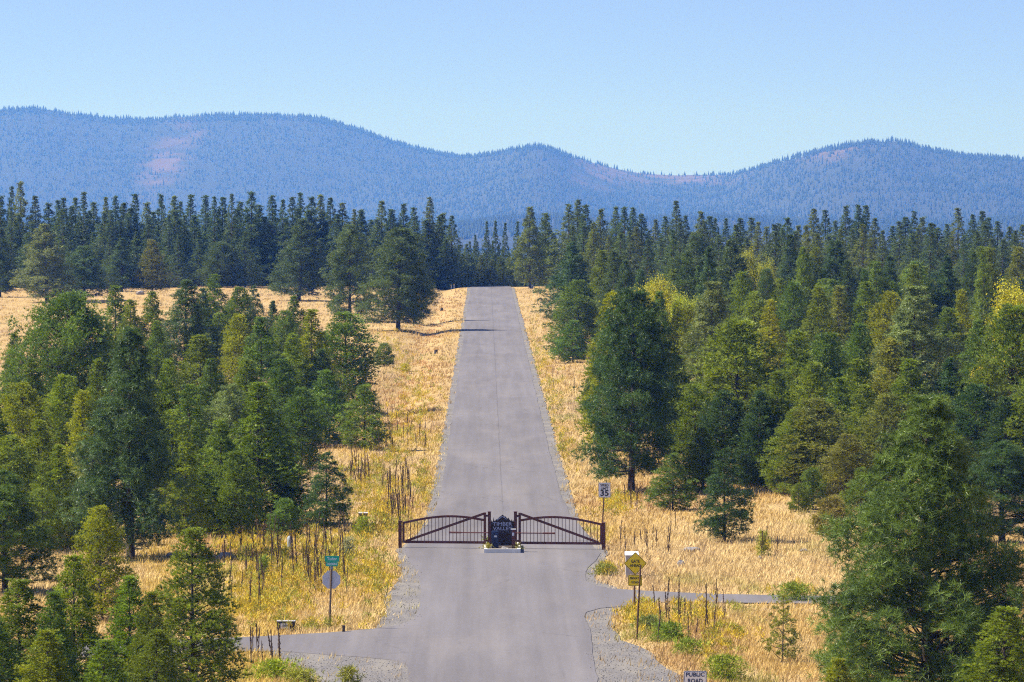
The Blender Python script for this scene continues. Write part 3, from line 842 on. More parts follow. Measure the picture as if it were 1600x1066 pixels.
# -- more of the left grove
t(182, 446, 600, 74, 'lodgepole3', 'green', 'pointed green pine at the field edge right of the round pine')
t(240, 455, 600, 66, 'lodgepole0', 'olive', 'olive pine at the field edge left of the blue green pine')
t(318, 450, 585, 62, 'ponderosa3', 'blue', 'blue green pine between the dark tipped and pointed pines')
t(372, 448, 585, 66, 'lodgepole1', 'green', 'green pine at the field edge right of the pointed pine')
t(460, 462, 600, 64, 'ponderosa1', 'green', 'green pine at the field edge above the slim yellow pine')
t(24, 520, 660, 60, 'lodgepole3', 'green', 'green pine left of the very broad pine in the field')
t(272, 640, 805, 84, 'lodgepole1', 'olive', 'olive pine hidden right behind the tall dark left pine')
t(300, 600, 775, 90, 'lodgepole3', 'green', 'green pine below the broad rounded olive pine')
t(50, 560, 740, 84, 'lodgepole0', 'green', 'green pine below the left flank of the very broad pine')
t(152, 560, 745, 76, 'lodgepole2', 'olive', 'olive pine between the very broad pine and tall dark pine')
t(178, 625, 800, 78, 'lodgepole4', 'olive', 'olive pine overlapped by the tall dark left pine')
t(470, 605, 735, 76, 'lodgepole1', 'green', 'green pine left of the pine with bare lower trunk')
t(385, 560, 730, 84, 'lodgepole2', 'olive', 'olive pine just below the bright tufted pine')
t(440, 560, 700, 78, 'lodgepole4', 'green', 'dark green pine low beside the bright tufted pine')
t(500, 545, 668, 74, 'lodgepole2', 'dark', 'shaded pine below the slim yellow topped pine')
t(20, 680, 845, 96, 'lodgepole1', 'olive', 'olive pine above the dark spreading left edge pine')
t(95, 695, 856, 84, 'lodgepole3', 'bright', 'bright narrow pine right of the thin olive pine')
t(292, 690, 838, 72, 'lodgepole0', 'bright', 'bright pine at the grove edge above the flat boulder')
t(368, 705, 834, 74, 'lodgepole4', 'olive', 'low olive pine left of the yellowish roadside pine trunk')
t(448, 690, 815, 64, 'lodgepole2', 'green', 'low green pine right of the yellowish roadside pine')
t(330, 560, 720, 80, 'ponderosa1', 'green', 'tufted green pine under the small bright field edge pine')
t(232, 590, 760, 84, 'lodgepole1', 'bright', 'bright green pine peeping over the tall dark pine')
# -- more of the right forest
t(1085, 600, 752, 92, 'lodgepole1', 'olive', 'olive pine above the low green clump in the right forest')
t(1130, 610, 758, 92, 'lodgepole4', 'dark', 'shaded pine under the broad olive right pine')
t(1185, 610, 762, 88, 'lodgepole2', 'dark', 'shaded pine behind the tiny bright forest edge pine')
t(1240, 640, 775, 84, 'lodgepole1', 'olive', 'olive pine left of the brownish front pine')
t(1310, 590, 755, 92, 'lodgepole3', 'olive', 'olive pine right of the brownish front pine')
t(1385, 615, 770, 100, 'lodgepole4', 'tan', 'tan pine close left of the huge pine crown')
t(1420, 560, 740, 104, 'lodgepole2', 'olive', 'olive pine above the top of the huge pine')
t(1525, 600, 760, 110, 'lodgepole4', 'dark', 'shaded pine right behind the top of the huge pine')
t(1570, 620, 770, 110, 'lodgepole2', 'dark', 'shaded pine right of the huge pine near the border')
t(1612, 590, 770, 110, 'lodgepole1', 'olive', 'olive pine cut by the right border beside the huge pine')
t(1062, 555, 700, 78, 'lodgepole3', 'green', 'green pine right of the large dark roadside pine')
t(1172, 540, 700, 84, 'lodgepole0', 'olive', 'olive pine on the right flank of the broad olive pine')
t(1270, 565, 730, 84, 'lodgepole4', 'bright', 'bright pine above the brownish front pine')
t(1480, 480, 650, 86, 'lodgepole2', 'green', 'green pine right of the large pale tufted pine')
t(1558, 480, 650, 84, 'lodgepole3', 'olive', 'olive pine left of the bright yellow border tree')
t(1340, 560, 735, 90, 'lodgepole2', 'olive', 'olive pine between the tufted central pine and tan pine')
t(1010, 490, 660, 76, 'lodgepole1', 'bright', 'bright pine just right of the large dark pine top')
t(935, 520, 660, 60, 'lodgepole2', 'olive', 'olive pine left behind the large dark roadside pine')
for u, a, b, w, kind, hue, lab, cat in T:
    if kind.startswith('lodgepole'): w *= 1.12
    if kind.startswith('nearlodge'): w *= 1.2
    nm = 'pine_tree' if kind not in ('sapling', 'bushpine', 'youngpine', 'youngpine2') else 'young_pine'
    tr_ = place_tree(nm, kind, u, a, b, w, hue, lab, cat, None, rng)
    if kind == 'giant': tr_.rotation_euler.z += 2.6
# golden broadleaf trees
for u, a, b, w, k, hue, lab in (
        (1038, 416, 600, 84, 'aspen0', 'leafy', 'golden yellow broadleaf tree among dark pines right of the road'),
        (1192, 392, 540, 56, 'aspen0', 'leafy2', 'larger of two golden trees high in the right forest'),
        (1164, 380, 535, 40, 'aspen1', 'leafy2', 'smaller paler of two golden trees high in the right forest'),
        (1588, 428, 690, 92, 'aspen1', 'leafy', 'bright yellow tree on the right border of the photo'),
        (1070, 450, 620, 60, 'aspen1', 'leafy2', 'thin yellow green tree beside the pale open pine'),
        (1548, 545, 720, 54, 'aspen1', 'leafy', 'low yellow tree patch beside the right edge pine')):
    place_tree('broadleaf_tree', k, u, a, b, w, hue, lab, 'broadleaf tree', None, rng)

# -- the far wood on the skyline, counted outwards from the road gap
ONES = ['', 'first', 'second', 'third', 'fourth', 'fifth', 'sixth', 'seventh', 'eighth', 'ninth', 'tenth', 'eleventh', 'twelfth', 'thirteenth',
        'fourteenth', 'fifteenth', 'sixteenth', 'seventeenth', 'eighteenth', 'nineteenth']
TENS = {2: ('twentieth', 'twenty'), 3: ('thirtieth', 'thirty'), 4: ('fortieth', 'forty'), 5: ('fiftieth', 'fifty')}
def ordinal(n):
    if n < 20: return ONES[n]
    a, b = divmod(n, 10)
    return TENS[a][0] if b == 0 else TENS[a][1] + '-' + ONES[b]
sky_left = [(706, 337), (693, 333), (673, 308), (645, 324), (633, 318), (610, 327), (597, 314), (565, 329), (554, 327), (535, 317), (516, 309), (501, 304),
            (487, 307), (469, 301), (457, 308), (443, 312), (424, 305), (405, 320), (392, 299), (375, 315), (363, 303), (350, 308), (336, 307), (322, 305),
            (299, 304), (282, 315), (272, 306), (250, 303), (232, 316), (213, 303), (195, 317), (180, 306), (165, 308), (146, 316), (132, 300), (119, 309),
            (100, 309), (89, 313), (76, 317), (55, 306), (34, 284), (20, 291), (4, 306), (-14, 300), (-34, 308)]
sky_right = [(888, 319), (905, 312), (917, 320), (941, 326), (963, 323), (976, 323), (990, 324), (1003, 334), (1024, 343), (1040, 338), (1056, 314), (1071, 337),
             (1094, 330), (1108, 338), (1117, 341), (1134, 341), (1157, 341), (1172, 340), (1198, 354), (1216, 349), (1230, 340), (1248, 352), (1270, 326),
             (1288, 328), (1305, 345), (1324, 321), (1340, 320), (1354, 321), (1367, 341), (1394, 353), (1415, 339), (1428, 330), (1443, 339), (1458, 350),
             (1478, 350), (1494, 325), (1518, 335), (1534, 330), (1545, 340), (1558, 346), (1577, 354), (1597, 351), (1622, 345), (1640, 350)]
sky_mid = [(730, 381), (743, 367), (761, 346), (774, 345), (790, 348), (809, 346)]
for n, (u, a) in enumerate(sky_left, 1):
    b = rng.uniform(444, 449)
    place_tree('pine_tree', rng.choice(S_KEYS), u, a, b, rng.uniform(50, 86), rng.choice(['far', 'far', 'farolive']),
               'far skyline pine, %s peak counting left from the road gap' % ordinal(n), 'pine tree', 'far skyline pines left of the road', rng)
for n, (u, a) in enumerate(sky_right, 1):
    b = rng.uniform(446, 456)
    place_tree('pine_tree', rng.choice(S_KEYS), u, a, b, rng.uniform(50, 86), rng.choice(['far', 'far', 'farolive']),
               'far skyline pine, %s peak counting right from the road gap' % ordinal(n), 'pine tree', 'far skyline pines right of the road', rng)
for n, (u, a) in enumerate(sky_mid, 1):
    place_tree('pine_tree', rng.choice(S_KEYS), u, a, rng.uniform(440, 443), rng.uniform(30, 38), 'far',
               'hazy pine closing the end of the road, %s from the left' % ordinal(n), 'pine tree', 'hazy pines at the end of the road', rng)
for n, (u, a) in enumerate(((722, 396), (738, 402), (752, 398), (768, 405), (781, 400), (795, 402)), 1):
    place_tree('pine_tree', rng.choice(L_KEYS), u, a, rng.uniform(443, 445), rng.uniform(24, 32), 'farolive',
               'low hazy pine behind the road crest, %s from the left' % ordinal(n), 'pine tree', 'low pines behind the road crest', rng)
# the rows in front of the skyline, each named by the peaks it stands under
def row(peaks, side, between, v0, v1, b0, b1, word, grp, keys, hues, w0, w1):
    for i in range(len(peaks) - 1):
        if between:
            u = (peaks[i][0] + peaks[i + 1][0]) / 2 + rng.uniform(-3, 3)
            lab = '%s between the %s and %s skyline peaks %s of the road gap' % (word, ordinal(i + 1), ordinal(i + 2), side)
        else:
            u = peaks[i][0] + rng.uniform(-4, 4)
            lab = '%s under the %s skyline peak %s of the road gap' % (word, ordinal(i + 1), side)
        if b0 > 510 and u < 935: continue
        place_tree('pine_tree', rng.choice(keys), u, rng.uniform(v0, v1), rng.uniform(b0, b1), rng.uniform(w0, w1), rng.choice(hues), lab, 'pine tree', grp, rng)
def far_wood(rows):
    """The packed rows behind the left field read as one mass: instanced crowns and trunks on scattered points."""
    P, K, SC, RZ = [], [], [], []
    for n_t, v0, v1, b0, b1, w0, w1, u0, u1 in rows:
        for i in range(n_t):
            u = u0 + (u1 - u0) * (i + rng.uniform(0.1, 0.9)) / n_t
            x, y = gp(u, rng.uniform(b0, b1)); z = float(terrain(x, y)) - 0.04; sc = F_PX / y
            k = rng.randrange(len(S_KEYS)); pr = PROTO[S_KEYS[k]]
            h = H_CAM - (rng.uniform(v0, v1) - 281.0) / sc - z
            sz = h / pr['H']; sx = min(max((rng.uniform(w0, w1) / sc) / pr['W'], sz * 0.5), sz * 1.9)
            P.append((x, y, z)); K.append(k); SC.append((sx, sx, sz)); RZ.append((0, 0, rng.uniform(0, 6.28)))
    me = bpy.data.meshes.new('far_wood'); me.from_pydata(P, [], []); me.update()
    at = me.attributes.new('pick', 'INT', 'POINT'); at.data.foreach_set('value', np.array(K, np.int32))
    for nm, dat in (('size', SC), ('turn', RZ)):
        at = me.attributes.new(nm, 'FLOAT_VECTOR', 'POINT'); at.data.foreach_set('vector', np.array(dat, np.float32).ravel())
    o = link('far_wood', me); o.color = (*HUES['far'], 1)
    ng = bpy.data.node_groups.new('far_wood_scatter', 'GeometryNodeTree')
    ng.interface.new_socket('Geometry', in_out='INPUT', socket_type='NodeSocketGeometry')
    ng.interface.new_socket('Geometry', in_out='OUTPUT', socket_type='NodeSocketGeometry')
    N, Lk = ng.nodes, ng.links
    gi, go = N.new('NodeGroupInput'), N.new('NodeGroupOutput')
    def attr(nm, ty):
        a_ = N.new('GeometryNodeInputNamedAttribute'); a_.data_type = ty; a_.inputs['Name'].default_value = nm; return a_.outputs['Attribute']
    join = N.new('GeometryNodeJoinGeometry')
    for part in ('crown', 'trunk'):
        coll = bpy.data.collections.new('far_wood_' + part)
        for k in S_KEYS:
            po = bpy.data.objects.new('far_' + part + '_' + k, PROTO[k][part]); po.color = (*HUES['far'], 1); coll.objects.link(po)
        ci = N.new('GeometryNodeCollectionInfo'); ci.inputs['Collection'].default_value = coll; ci.inputs['Separate Children'].default_value = True
        ip = N.new('GeometryNodeInstanceOnPoints'); ip.inputs['Pick Instance'].default_value = True
        Lk.new(gi.outputs[0], ip.inputs['Points']); Lk.new(ci.outputs[0], ip.inputs['Instance'])
        Lk.new(attr('pick', 'INT'), ip.inputs['Instance Index']); Lk.new(attr('turn', 'FLOAT_VECTOR'), ip.inputs['Rotation']); Lk.new(attr('size', 'FLOAT_VECTOR'), ip.inputs['Scale'])
        Lk.new(ip.outputs[0], join.inputs[0])
    Lk.new(join.outputs[0], go.inputs[0])
    md = o.modifiers.new('scatter', 'NODES'); md.node_group = ng
    tag(o, 'dense dark wood packed behind the left field and road crest', 'wood', kind='stuff')
far_wood([(46, 322, 352, 445, 450, 50, 84, -40, 700), (40, 358, 395, 447, 452, 42, 60, -40, 700),
          (22, 376, 396, 434, 440, 26, 34, 690, 860), (20, 392, 410, 436, 442, 26, 34, 690, 850), (22, 350, 372, 440, 447, 40, 54, 840, 1100)])
row(sky_right, 'right', True, 345, 375, 458, 500, 'dark pine', 'crowded pines below the right skyline', S_KEYS, ['far', 'farolive', 'far'], 48, 80)
row(sky_right, 'right', False, 385, 440, 520, 590, 'mid forest pine', 'crowded pines in the right forest', P_KEYS + L_KEYS, ['blue', 'green', 'olive', 'olive', 'far'], 50, 72)

# ------------------------------------------------------------------ far hills and their woods
RIDGE = [(-900, 190), (-600, 176), (-300, 186), (-120, 176), (0, 168), (50, 165), (85, 168), (120, 175), (180, 180), (240, 182), (280, 178), (350, 175), (430, 175),
         (490, 178), (520, 185), (560, 197), (600, 212), (640, 224), (680, 234), (720, 240), (760, 237), (790, 232), (815, 227), (840, 223), (860, 227),
         (890, 239), (930, 250), (960, 258), (1000, 266), (1050, 269), (1100, 268), (1140, 268), (1165, 262), (1190, 256), (1220, 247), (1260, 236), (1290, 229),
         (1320, 223), (1350, 219), (1395, 215), (1420, 221), (1450, 229), (1490, 237), (1530, 241), (1600, 245), (1700, 236), (1900, 250), (2200, 228), (2500, 240)]
HK = 1.5                 # the ridges stand half as far again
ru = np.array([p[0] for p in RIDGE], float); rv = np.array([p[1] for p in RIDGE], float) + 5.0
VALLEY = -76.0
def ridge_dist(u):       # the ridges stand at different distances
    return HK * (8600 - 1500 * smooth(1080, 1330, u) - 700 * np.exp(-((u - 840) / 110.0) ** 2))
def hill_height(u, y):
    """Height of the hills along bearing u (as a photo column) at distance y."""
    D = ridge_dist(u)
    top = H_CAM + (281.0 - np.interp(u, ru, rv)) / F_PX * D
    q = (y - D)
    x = (u - 759.0) / F_PX * y
    g = fbm(x / 390.0, y / 630.0, 21, 5) - 0.47
    front = np.clip(1 + q / (2250.0 + 1000 * (vnoise(u / 170.0, 0 * u, 5) - 0.5)), 0, 1)
    back = np.clip(1 - q / 3000.0, 0, 1)
    shape = np.where(q < 0, front ** 1.25, back)
    z = VALLEY + (top - VALLEY) * shape + g * 100 * np.clip(-q / 750.0, 0, 1) * front * 1.0
    # a low wooded rise in front
    D2 = 7800.0
    top2 = H_CAM - (np.interp(u, [-900, 300, 700, 900, 1200, 1480, 1600, 2500], [352, 356, 352, 336, 345, 352, 338, 340]) - 281) / F_PX * D2 + 8 * (vnoise(u / 60.0, 0 * u, 8) - 0.5)
    z2 = VALLEY + (top2 - VALLEY) * np.clip(1 - np.abs(y - D2) / 1350.0, 0, 1) ** 0.8
    return np.maximum(z, z2)
hu = np.linspace(-820, 2420, 330)
hy = np.concatenate([np.linspace(6400, 9450, 46), np.linspace(9500, 13050, 120), np.linspace(13100, 16000, 24)])
HU, HY = np.meshgrid(hu, hy)
HZ = hill_height(HU, HY)
edge = np.minimum.reduce([smooth(6400, 6700, HY), 1 - smooth(15600, 16000, HY)])
HZ = VALLEY - 1.5 + (HZ - VALLEY + 1.5) * edge
HX = (HU - 759.0) / F_PX * HY
HD = ridge_dist(HU)
BARE = np.exp(-((HU - 262 - (HY - HD + 700) * 0.05) / 30.0) ** 2 - ((HY - (HD - 650)) / 480.0) ** 2) + 0.9 * np.exp(-((HU - 930) / 55.0) ** 2) * smooth(-1100, -300, HY - HD) + \
    0.9 * np.exp(-((HU - 1060) / 90.0) ** 2) * smooth(-800, -200, HY - HD) + 0.5 * np.exp(-((HU - 1310) / 50.0) ** 2) * smooth(-500, -60, HY - HD)
BARE = np.clip(BARE * 1.6 * (fbm(HX / 60.0, HY / 90.0, 44, 4) - 0.30), 0, 0.28)
idx = np.arange(HU.size).reshape(HU.shape)
quads = np.stack([idx[:-1, :-1], idx[:-1, 1:], idx[1:, 1:], idx[1:, :-1]], -1).reshape(-1, 4)
hills = link('hills', mesh_np('hills', np.stack([HX, HY, HZ], -1).reshape(-1, 3), quads, M['hill'], True, {'bare': BARE.ravel()}))
tag(hills, 'long hazy blue forested hills along the horizon', 'hills', kind='structure')

def hill_trees(n, u0, u1, seed):
    r = np.random.default_rng(seed)
    u = r.uniform(u0, u1, n); y = np.where(r.random(n) < 0.30, r.uniform(6800, 9500, n), r.uniform(9400, 13100, n))
    D = ridge_dist(u)
    ridge = r.random(n) < 0.10
    y = np.where(ridge, D + r.uniform(-90, 35, n), y)
    keep = y < D + 40
    # bare slopes: the scar on the left hill and the open saddle
    x = (u - 759.0) / F_PX * y
    m = fbm(x / 120.0, y / 200.0, 33, 4)
    bare = np.exp(-((u - 262) / 36.0) ** 2 - ((y - (D - 630)) / 500.0) ** 2) * 1.2 + np.exp(-((u - 930) / 70.0) ** 2) * 0.6 * (y > D - 1000) + \
        np.exp(-((u - 1060) / 95.0) ** 2) * 1.0 * (y > D - 600) + np.exp(-((u - 1300) / 60.0) ** 2) * 0.35
    keep &= r.random(n) > np.clip(bare * 1.0 + (m > 0.56) * 0.45, 0, 0.93)
    u, y, x = u[keep], y[keep], x[keep]
    z = hill_height(u, y) - 0.5
    k = len(u)
    h = r.uniform(7, 14, k) * np.where(y > ridge_dist(u) - 90, r.uniform(0.6, 1.25, k), 1.0); w = h * r.uniform(0.15, 0.24, k)
    a = r.uniform(0, 6.28, k)
    V = np.empty((k, 6, 3))
    base = np.stack([x, y, z], -1)
    for j in range(5):
        an = a + j * 1.2566
        V[:, j] = base + np.stack([np.cos(an) * w, np.sin(an) * w, h * (0.06 + r.uniform(-0.05, 0.05, k))], -1)
    V[:, 5] = base + np.stack([r.normal(0, 0.3, k), r.normal(0, 0.3, k), h], -1)
    F = np.array([(j, (j + 1) % 5, 5) for j in range(5)])
    faces = (np.arange(k)[:, None, None] * 6 + F[None]).reshape(-1, 3)
    tone = r.uniform(0.75, 1.25, k)[:, None] * np.array([[0.028, 0.042, 0.022]])
    return V.reshape(-1, 3), faces, np.repeat(tone, 6, 0)
v, f, c = hill_trees(70000, -450, 2050, 3)
ht = link('hillside_forest', mesh_np('hillside_forest', v, f, M['hilltree'], False, None, c))
tag(ht, 'far conifer wood covering the hazy blue hills', 'forest', kind='stuff')

# ------------------------------------------------------------------ grass, weeds and loose stones
def paved(x, y, grow=0.0):
    p = in_poly(x, y, ROAD)
    for gpoly in GRAVS: p |= in_poly(x, y, gpoly)
    return p

def field_points(n, seed, u0=-80, u1=1680, v0=450, v1=1085):
    r = np.random.default_rng(seed)
    u = r.uniform(u0, u1, n); v = r.uniform(v0, v1, n)
    y = F_PX * H_CAM / (v - 281.0); x = (u - 759.0) / F_PX * y
    k = ~in_poly(x, y, ROAD) & (~paved(x, y) | (r.random(n) < 0.035))
    k &= (fbm(x / 2.6, y / 11.0, 55, 3) < 0.60) | (r.random(n) < 0.35)
    return x[k], y[k], r

def grass_mesh():
    x, y, r = field_points(92000, 61)
    n = len(x)
    z = terrain(x, y)
    patch = fbm(x / 6.0, y / 26.0, 71, 4); fine = fbm(x / 1.3, y / 5.0, 73, 3)
    green = fbm(x / 3.0, y / 14.0, 77, 3)
    straw = np.array([0.61, 0.435, 0.155]); pale = np.array([0.69, 0.53, 0.25]); rust = np.array([0.48, 0.31, 0.14]); yel = np.array([0.62, 0.46, 0.10]); gr = np.array([0.28, 0.32, 0.06])
    c = np.tile(straw, (n, 1))
    def mixin(col, m): c[:] = c * (1 - m[:, None]) + col * m[:, None]
    mixin(pale, smooth(0.48, 0.62, patch) * 0.9)
    mixin(rust, smooth(0.50, 0.36, patch) * 0.0 + (1 - smooth(0.30, 0.44, patch)) * 0.8)
    # reddish grass in the ditch left of the road, yellow flush along verges and in the weedy left strip
    mixin(np.array([0.50, 0.27, 0.10]), np.exp(-((x + 6.6) / 1.6) ** 2) * smooth(300, 360, y) * smooth(0.30, 0.5, fine) * 0.9)
    weedy = ((x < -3) & (x > -17) & (y < 330)) * smooth(0.42, 0.56, green) + 0.5 * ((x > 4) & (x < 9)) * smooth(0.44, 0.56, green)
    mixin(yel, np.clip(weedy, 0, 1) * 0.8)
    mixin(np.array([0.52, 0.40, 0.27]), smooth(0.50, 0.62, fbm(x / 9.0, y / 45.0, 91, 3)) * 0.65)
    mixin(gr, smooth(0.58, 0.66, green) * 0.55)
    c *= r.uniform(0.72, 1.2, (n, 1))
    h = 0.16 + 0.26 * fine
    h = h * r.uniform(0.6, 1.3, n) * np.where(y > 420, 1.1, 1.0)
    B = 7
    px = np.repeat(x, B) + r.normal(0, 0.20, n * B); py = np.repeat(y, B) + r.normal(0, 0.5, n * B)
    hh = np.repeat(h, B) * r.uniform(0.6, 1.15, n * B)
    az = r.uniform(0, 6.28, n * B); wd = (0.010 + 0.00006 * py) * r.uniform(0.7, 1.5, n * B)
    ln = r.normal(0, 0.28, (n * B, 2)) * hh[:, None]
    pz = np.repeat(z, B) - 0.02
    V = np.empty((n * B, 3, 3))
    V[:, 0] = np.stack([px - np.cos(az) * wd, py - np.sin(az) * wd, pz], -1)
    V[:, 1] = np.stack([px + np.cos(az) * wd, py + np.sin(az) * wd, pz], -1)
    V[:, 2] = np.stack([px + ln[:, 0] + 0.06, py + ln[:, 1], pz + hh], -1)
    cc = np.repeat(np.repeat(c, B, 0) * r.uniform(0.85, 1.15, (n * B, 1)), 3, 0)
    ok = ~in_poly(px, py, ROAD)
    V = V[ok]; cc = cc.reshape(-1, 3, 3)[ok].reshape(-1, 3)
    return mesh_np('grass', V.reshape(-1, 3), np.arange(len(V) * 3).reshape(-1, 3), M['grass'], False, None, cc)
tag(link('grass', grass_mesh()), 'golden dry grass covering the verges and fields', 'grass', kind='stuff')

def weeds_mesh():
    """Tall yellow-green weeds in drifts."""
    r = np.random.default_rng(81)
    spots = [(640, 640, 40, 45, 110), (610, 700, 45, 40, 120), (575, 760, 45, 40, 160), (600, 810, 40, 25, 90), (520, 880, 70, 40, 200), (440, 900, 70, 45, 200), (400, 860, 60, 15, 110),
             (400, 950, 60, 22, 120), (590, 910, 25, 40, 60), (650, 600, 30, 30, 40), (615, 545, 18, 20, 30), (635, 560, 10, 10, 14), (850, 560, 15, 40, 50), (862, 620, 16, 50, 60),
             (885, 700, 14, 40, 40), (960, 790, 30, 18, 60), (930, 850, 16, 10, 20), (945, 895, 12, 10, 18), (1000, 970, 25, 20, 50), (1080, 960, 60, 20, 60), (1120, 1000, 50, 30, 50),
             (1240, 930, 30, 6, 20), (1195, 860, 8, 5, 8), (700, 680, 8, 60, 40), (835, 540, 8, 40, 30), (660, 760, 10, 30, 24), (470, 985, 80, 5, 30), (990, 640, 20, 20, 16)]
    X, Y = [], []
    for u, v, su, sv_, k in spots:
        uu = r.normal(u, su * 0.6, k); vv = r.normal(v, sv_ * 0.6, k)
        yy = F_PX * H_CAM / (np.clip(vv, 470, 1090) - 281.0); X.append((uu - 759.0) / F_PX * yy); Y.append(yy)
    x = np.concatenate(X); y = np.concatenate(Y)
    k = ~paved(x, y); x, y = x[k], y[k]; n = len(x); z = terrain(x, y)
    B = 26
    h = r.uniform(0.35, 0.95, n)
    col = np.where(r.random((n, 1)) < 0.6, np.array([[0.60, 0.45, 0.04]]), np.array([[0.34, 0.34, 0.04]])) * r.uniform(0.7, 1.2, (n, 1))
    hb = np.repeat(h, B) * r.uniform(0.15, 1.0, n * B)
    px = np.repeat(x, B) + r.normal(0, 0.12, n * B); py = np.repeat(y, B) + r.normal(0, 0.16, n * B); pz = np.repeat(z, B)
    c0 = np.stack([px, py, pz + hb * 0.6], -1)
    d = unit(np.stack([r.normal(0, 0.5, n * B), r.normal(0, 0.5, n * B), r.uniform(0.3, 1.2, n * B)], -1))
    L = r.uniform(0.12, 0.30, (n * B, 1)); sd = unit(np.cross(d, r.normal(size=(n * B, 3)))) * 0.022
    V = np.stack([c0 + sd, c0 - sd, c0 + d * L], 1)
    cc = np.repeat(np.repeat(col, B, 0) * r.uniform(0.8, 1.2, (n * B, 1)), 3, 0)
    return mesh_np('weeds', V.reshape(-1, 3), np.arange(len(V) * 3).reshape(-1, 3), M['grass'], False, None, cc)
tag(link('weeds', weeds_mesh()), 'tall yellow green weeds in drifts along the verges', 'weeds', kind='stuff')

def stones_mesh():
    r = np.random.default_rng(91)
    n = 26000
    u = r.uniform(380, 1110, n); v = r.uniform(700, 1085, n)
    y = F_PX * H_CAM / (v - 281.0); x = (u - 759.0) / F_PX * y
    k = ~in_poly(x, y, ROAD); g = np.zeros(n, bool)
    for gpoly in GRAVS: g |= in_poly(x, y, gpoly)
    k &= g; x, y = x[k], y[k]; n = len(x)
    s = r.uniform(0.008, 0.030, n)
    o = np.array([(1, 0, 0), (-0.5, 0.87, 0), (-0.5, -0.87, 0), (0.1, 0, 0.8), (0, 0, -0.5)], float)
    x = x + r.normal(0, 0.16, n); y = y + r.normal(0, 0.5, n)
    V = o[None] * s[:, None, None] * r.uniform(0.7, 1.3, (n, 5, 1)) + np.stack([x, y, np.where(in_poly(x, y, ROAD), 0.028, 0.012)], -1)[:, None]
    F = np.array([(0, 1, 3), (1, 2, 3), (2, 0, 3), (1, 0, 4), (2, 1, 4), (0, 2, 4)])
    faces = (np.arange(n)[:, None, None] * 5 + F).reshape(-1, 3)
    c = np.repeat(r.uniform(0.08, 0.32, (n, 1)) * np.array([[1, 0.95, 0.9]]), 5, 0)
    return mesh_np('gravel', V.reshape(-1, 3), faces, M['grass'], False, None, c)
tag(link('gravel', stones_mesh()), 'loose grey stones lying on the gravel verges', 'gravel', kind='stuff')

# ------------------------------------------------------------------ the double gate
GATE_Y = lambda x: 224.9 - 0.115 * (x + 4.2)
def gx_(u): return (u - 759.0) / F_PX * 224.5
def leaf(name, xh, xe, label):
    """A gate leaf hinged at xh whose free end is at xe."""
    s = 1 if xe > xh else -1
    W = abs(xe - xh)
    root = empty(name, (xh, GATE_Y(xh), 0.035), math.atan2(-0.115 * s, s) if False else 0.0)
    root.rotation_euler = (0, 0, math.atan(-0.115))
    tag(root, label, 'gate')
    X = lambda q: s * q
    zt = lambda q: 1.20 + (1.54 - 1.20) * math.sin(math.pi * min(1, (W - q) / (W * 1.18))) if True else 0     # arched top rail, low at both ends
    MB().beam((X(0), 0, 0.18), (X(0), 0, 1.74), 0.115, 0.10).build('hinge_stile', M['steel'], root)
    MB().beam((X(W), 0, 0.22), (X(W), 0, 1.26), 0.105, 0.10).build('end_stile', M['steel'], root)
    MB().beam((X(0.06), 0, 0.27), (X(W - 0.055), 0, 0.27), 0.12, 0.096).build('bottom_rail', M['steel'], root)
    ar = MB(); k = 18; pts = [(X(0.06 + (W - 0.12) * i / k), 0, zt(0.06 + (W - 0.12) * i / k)) for i in range(k + 1)]
    for p, q in zip(pts, pts[1:]): ar.beam(p, (q[0] + X(0.004), 0, q[2]), 0.105, 0.094)
    ar.build('arched_top_rail', M['steel'], root)
    MB().beam((X(0.05), 0, 1.68), (X(W - 0.12), 0, 0.31), 0.115, 0.07).build('diagonal_brace', M['steel'], root)
    n = 22
    for i in range(n):
        q = W * (i + 1) / (n + 1)
        MB().beam((X(q), 0, 0.33), (X(q), 0, zt(q) - 0.04), 0.026, 0.026).build('baluster', M['steel'], root)
    a = MB().tube([(X(-0.2), -0.16, 0.76), (X(1.2), -0.11, 0.755)], 0.028, 8); a.tube([(X(1.15), -0.11, 0.755), (X(1.75), -0.09, 0.755)], 0.042, 8)
    a.box((X(1.72), -0.06, 0.755), (0.07, 0.1, 0.09)); a.build('opener_arm', M['steel'], root)
    h = MB()
    for z in (0.36, 1.58): h.box((X(-0.09), 0, z), (0.11, 0.06, 0.10))
    h.build('hinge', M['steel'], root)
    return root
leaf('gate_leaf', gx_(757.5), gx_(629), 'left leaf of the burgundy steel double gate')
leaf('gate_leaf', gx_(812), gx_(940), 'right leaf of the burgundy steel double gate')
for u, lab in ((624.5, 'burgundy steel end post at the left end of the gate'), (943, 'burgundy steel end post at the right end of the gate')):
    x = gx_(u)
    p = MB().box((0, 0, 0.62), (0.17, 0.17, 1.36)).build('gate_post', M['steel'], None, (x, GATE_Y(x), 0.0))
    c_ = MB().box((0, 0, 1.318), (0.20, 0.20, 0.035)).build('post_cap', M['steel'], p)
    tag(p, lab, 'gate post')

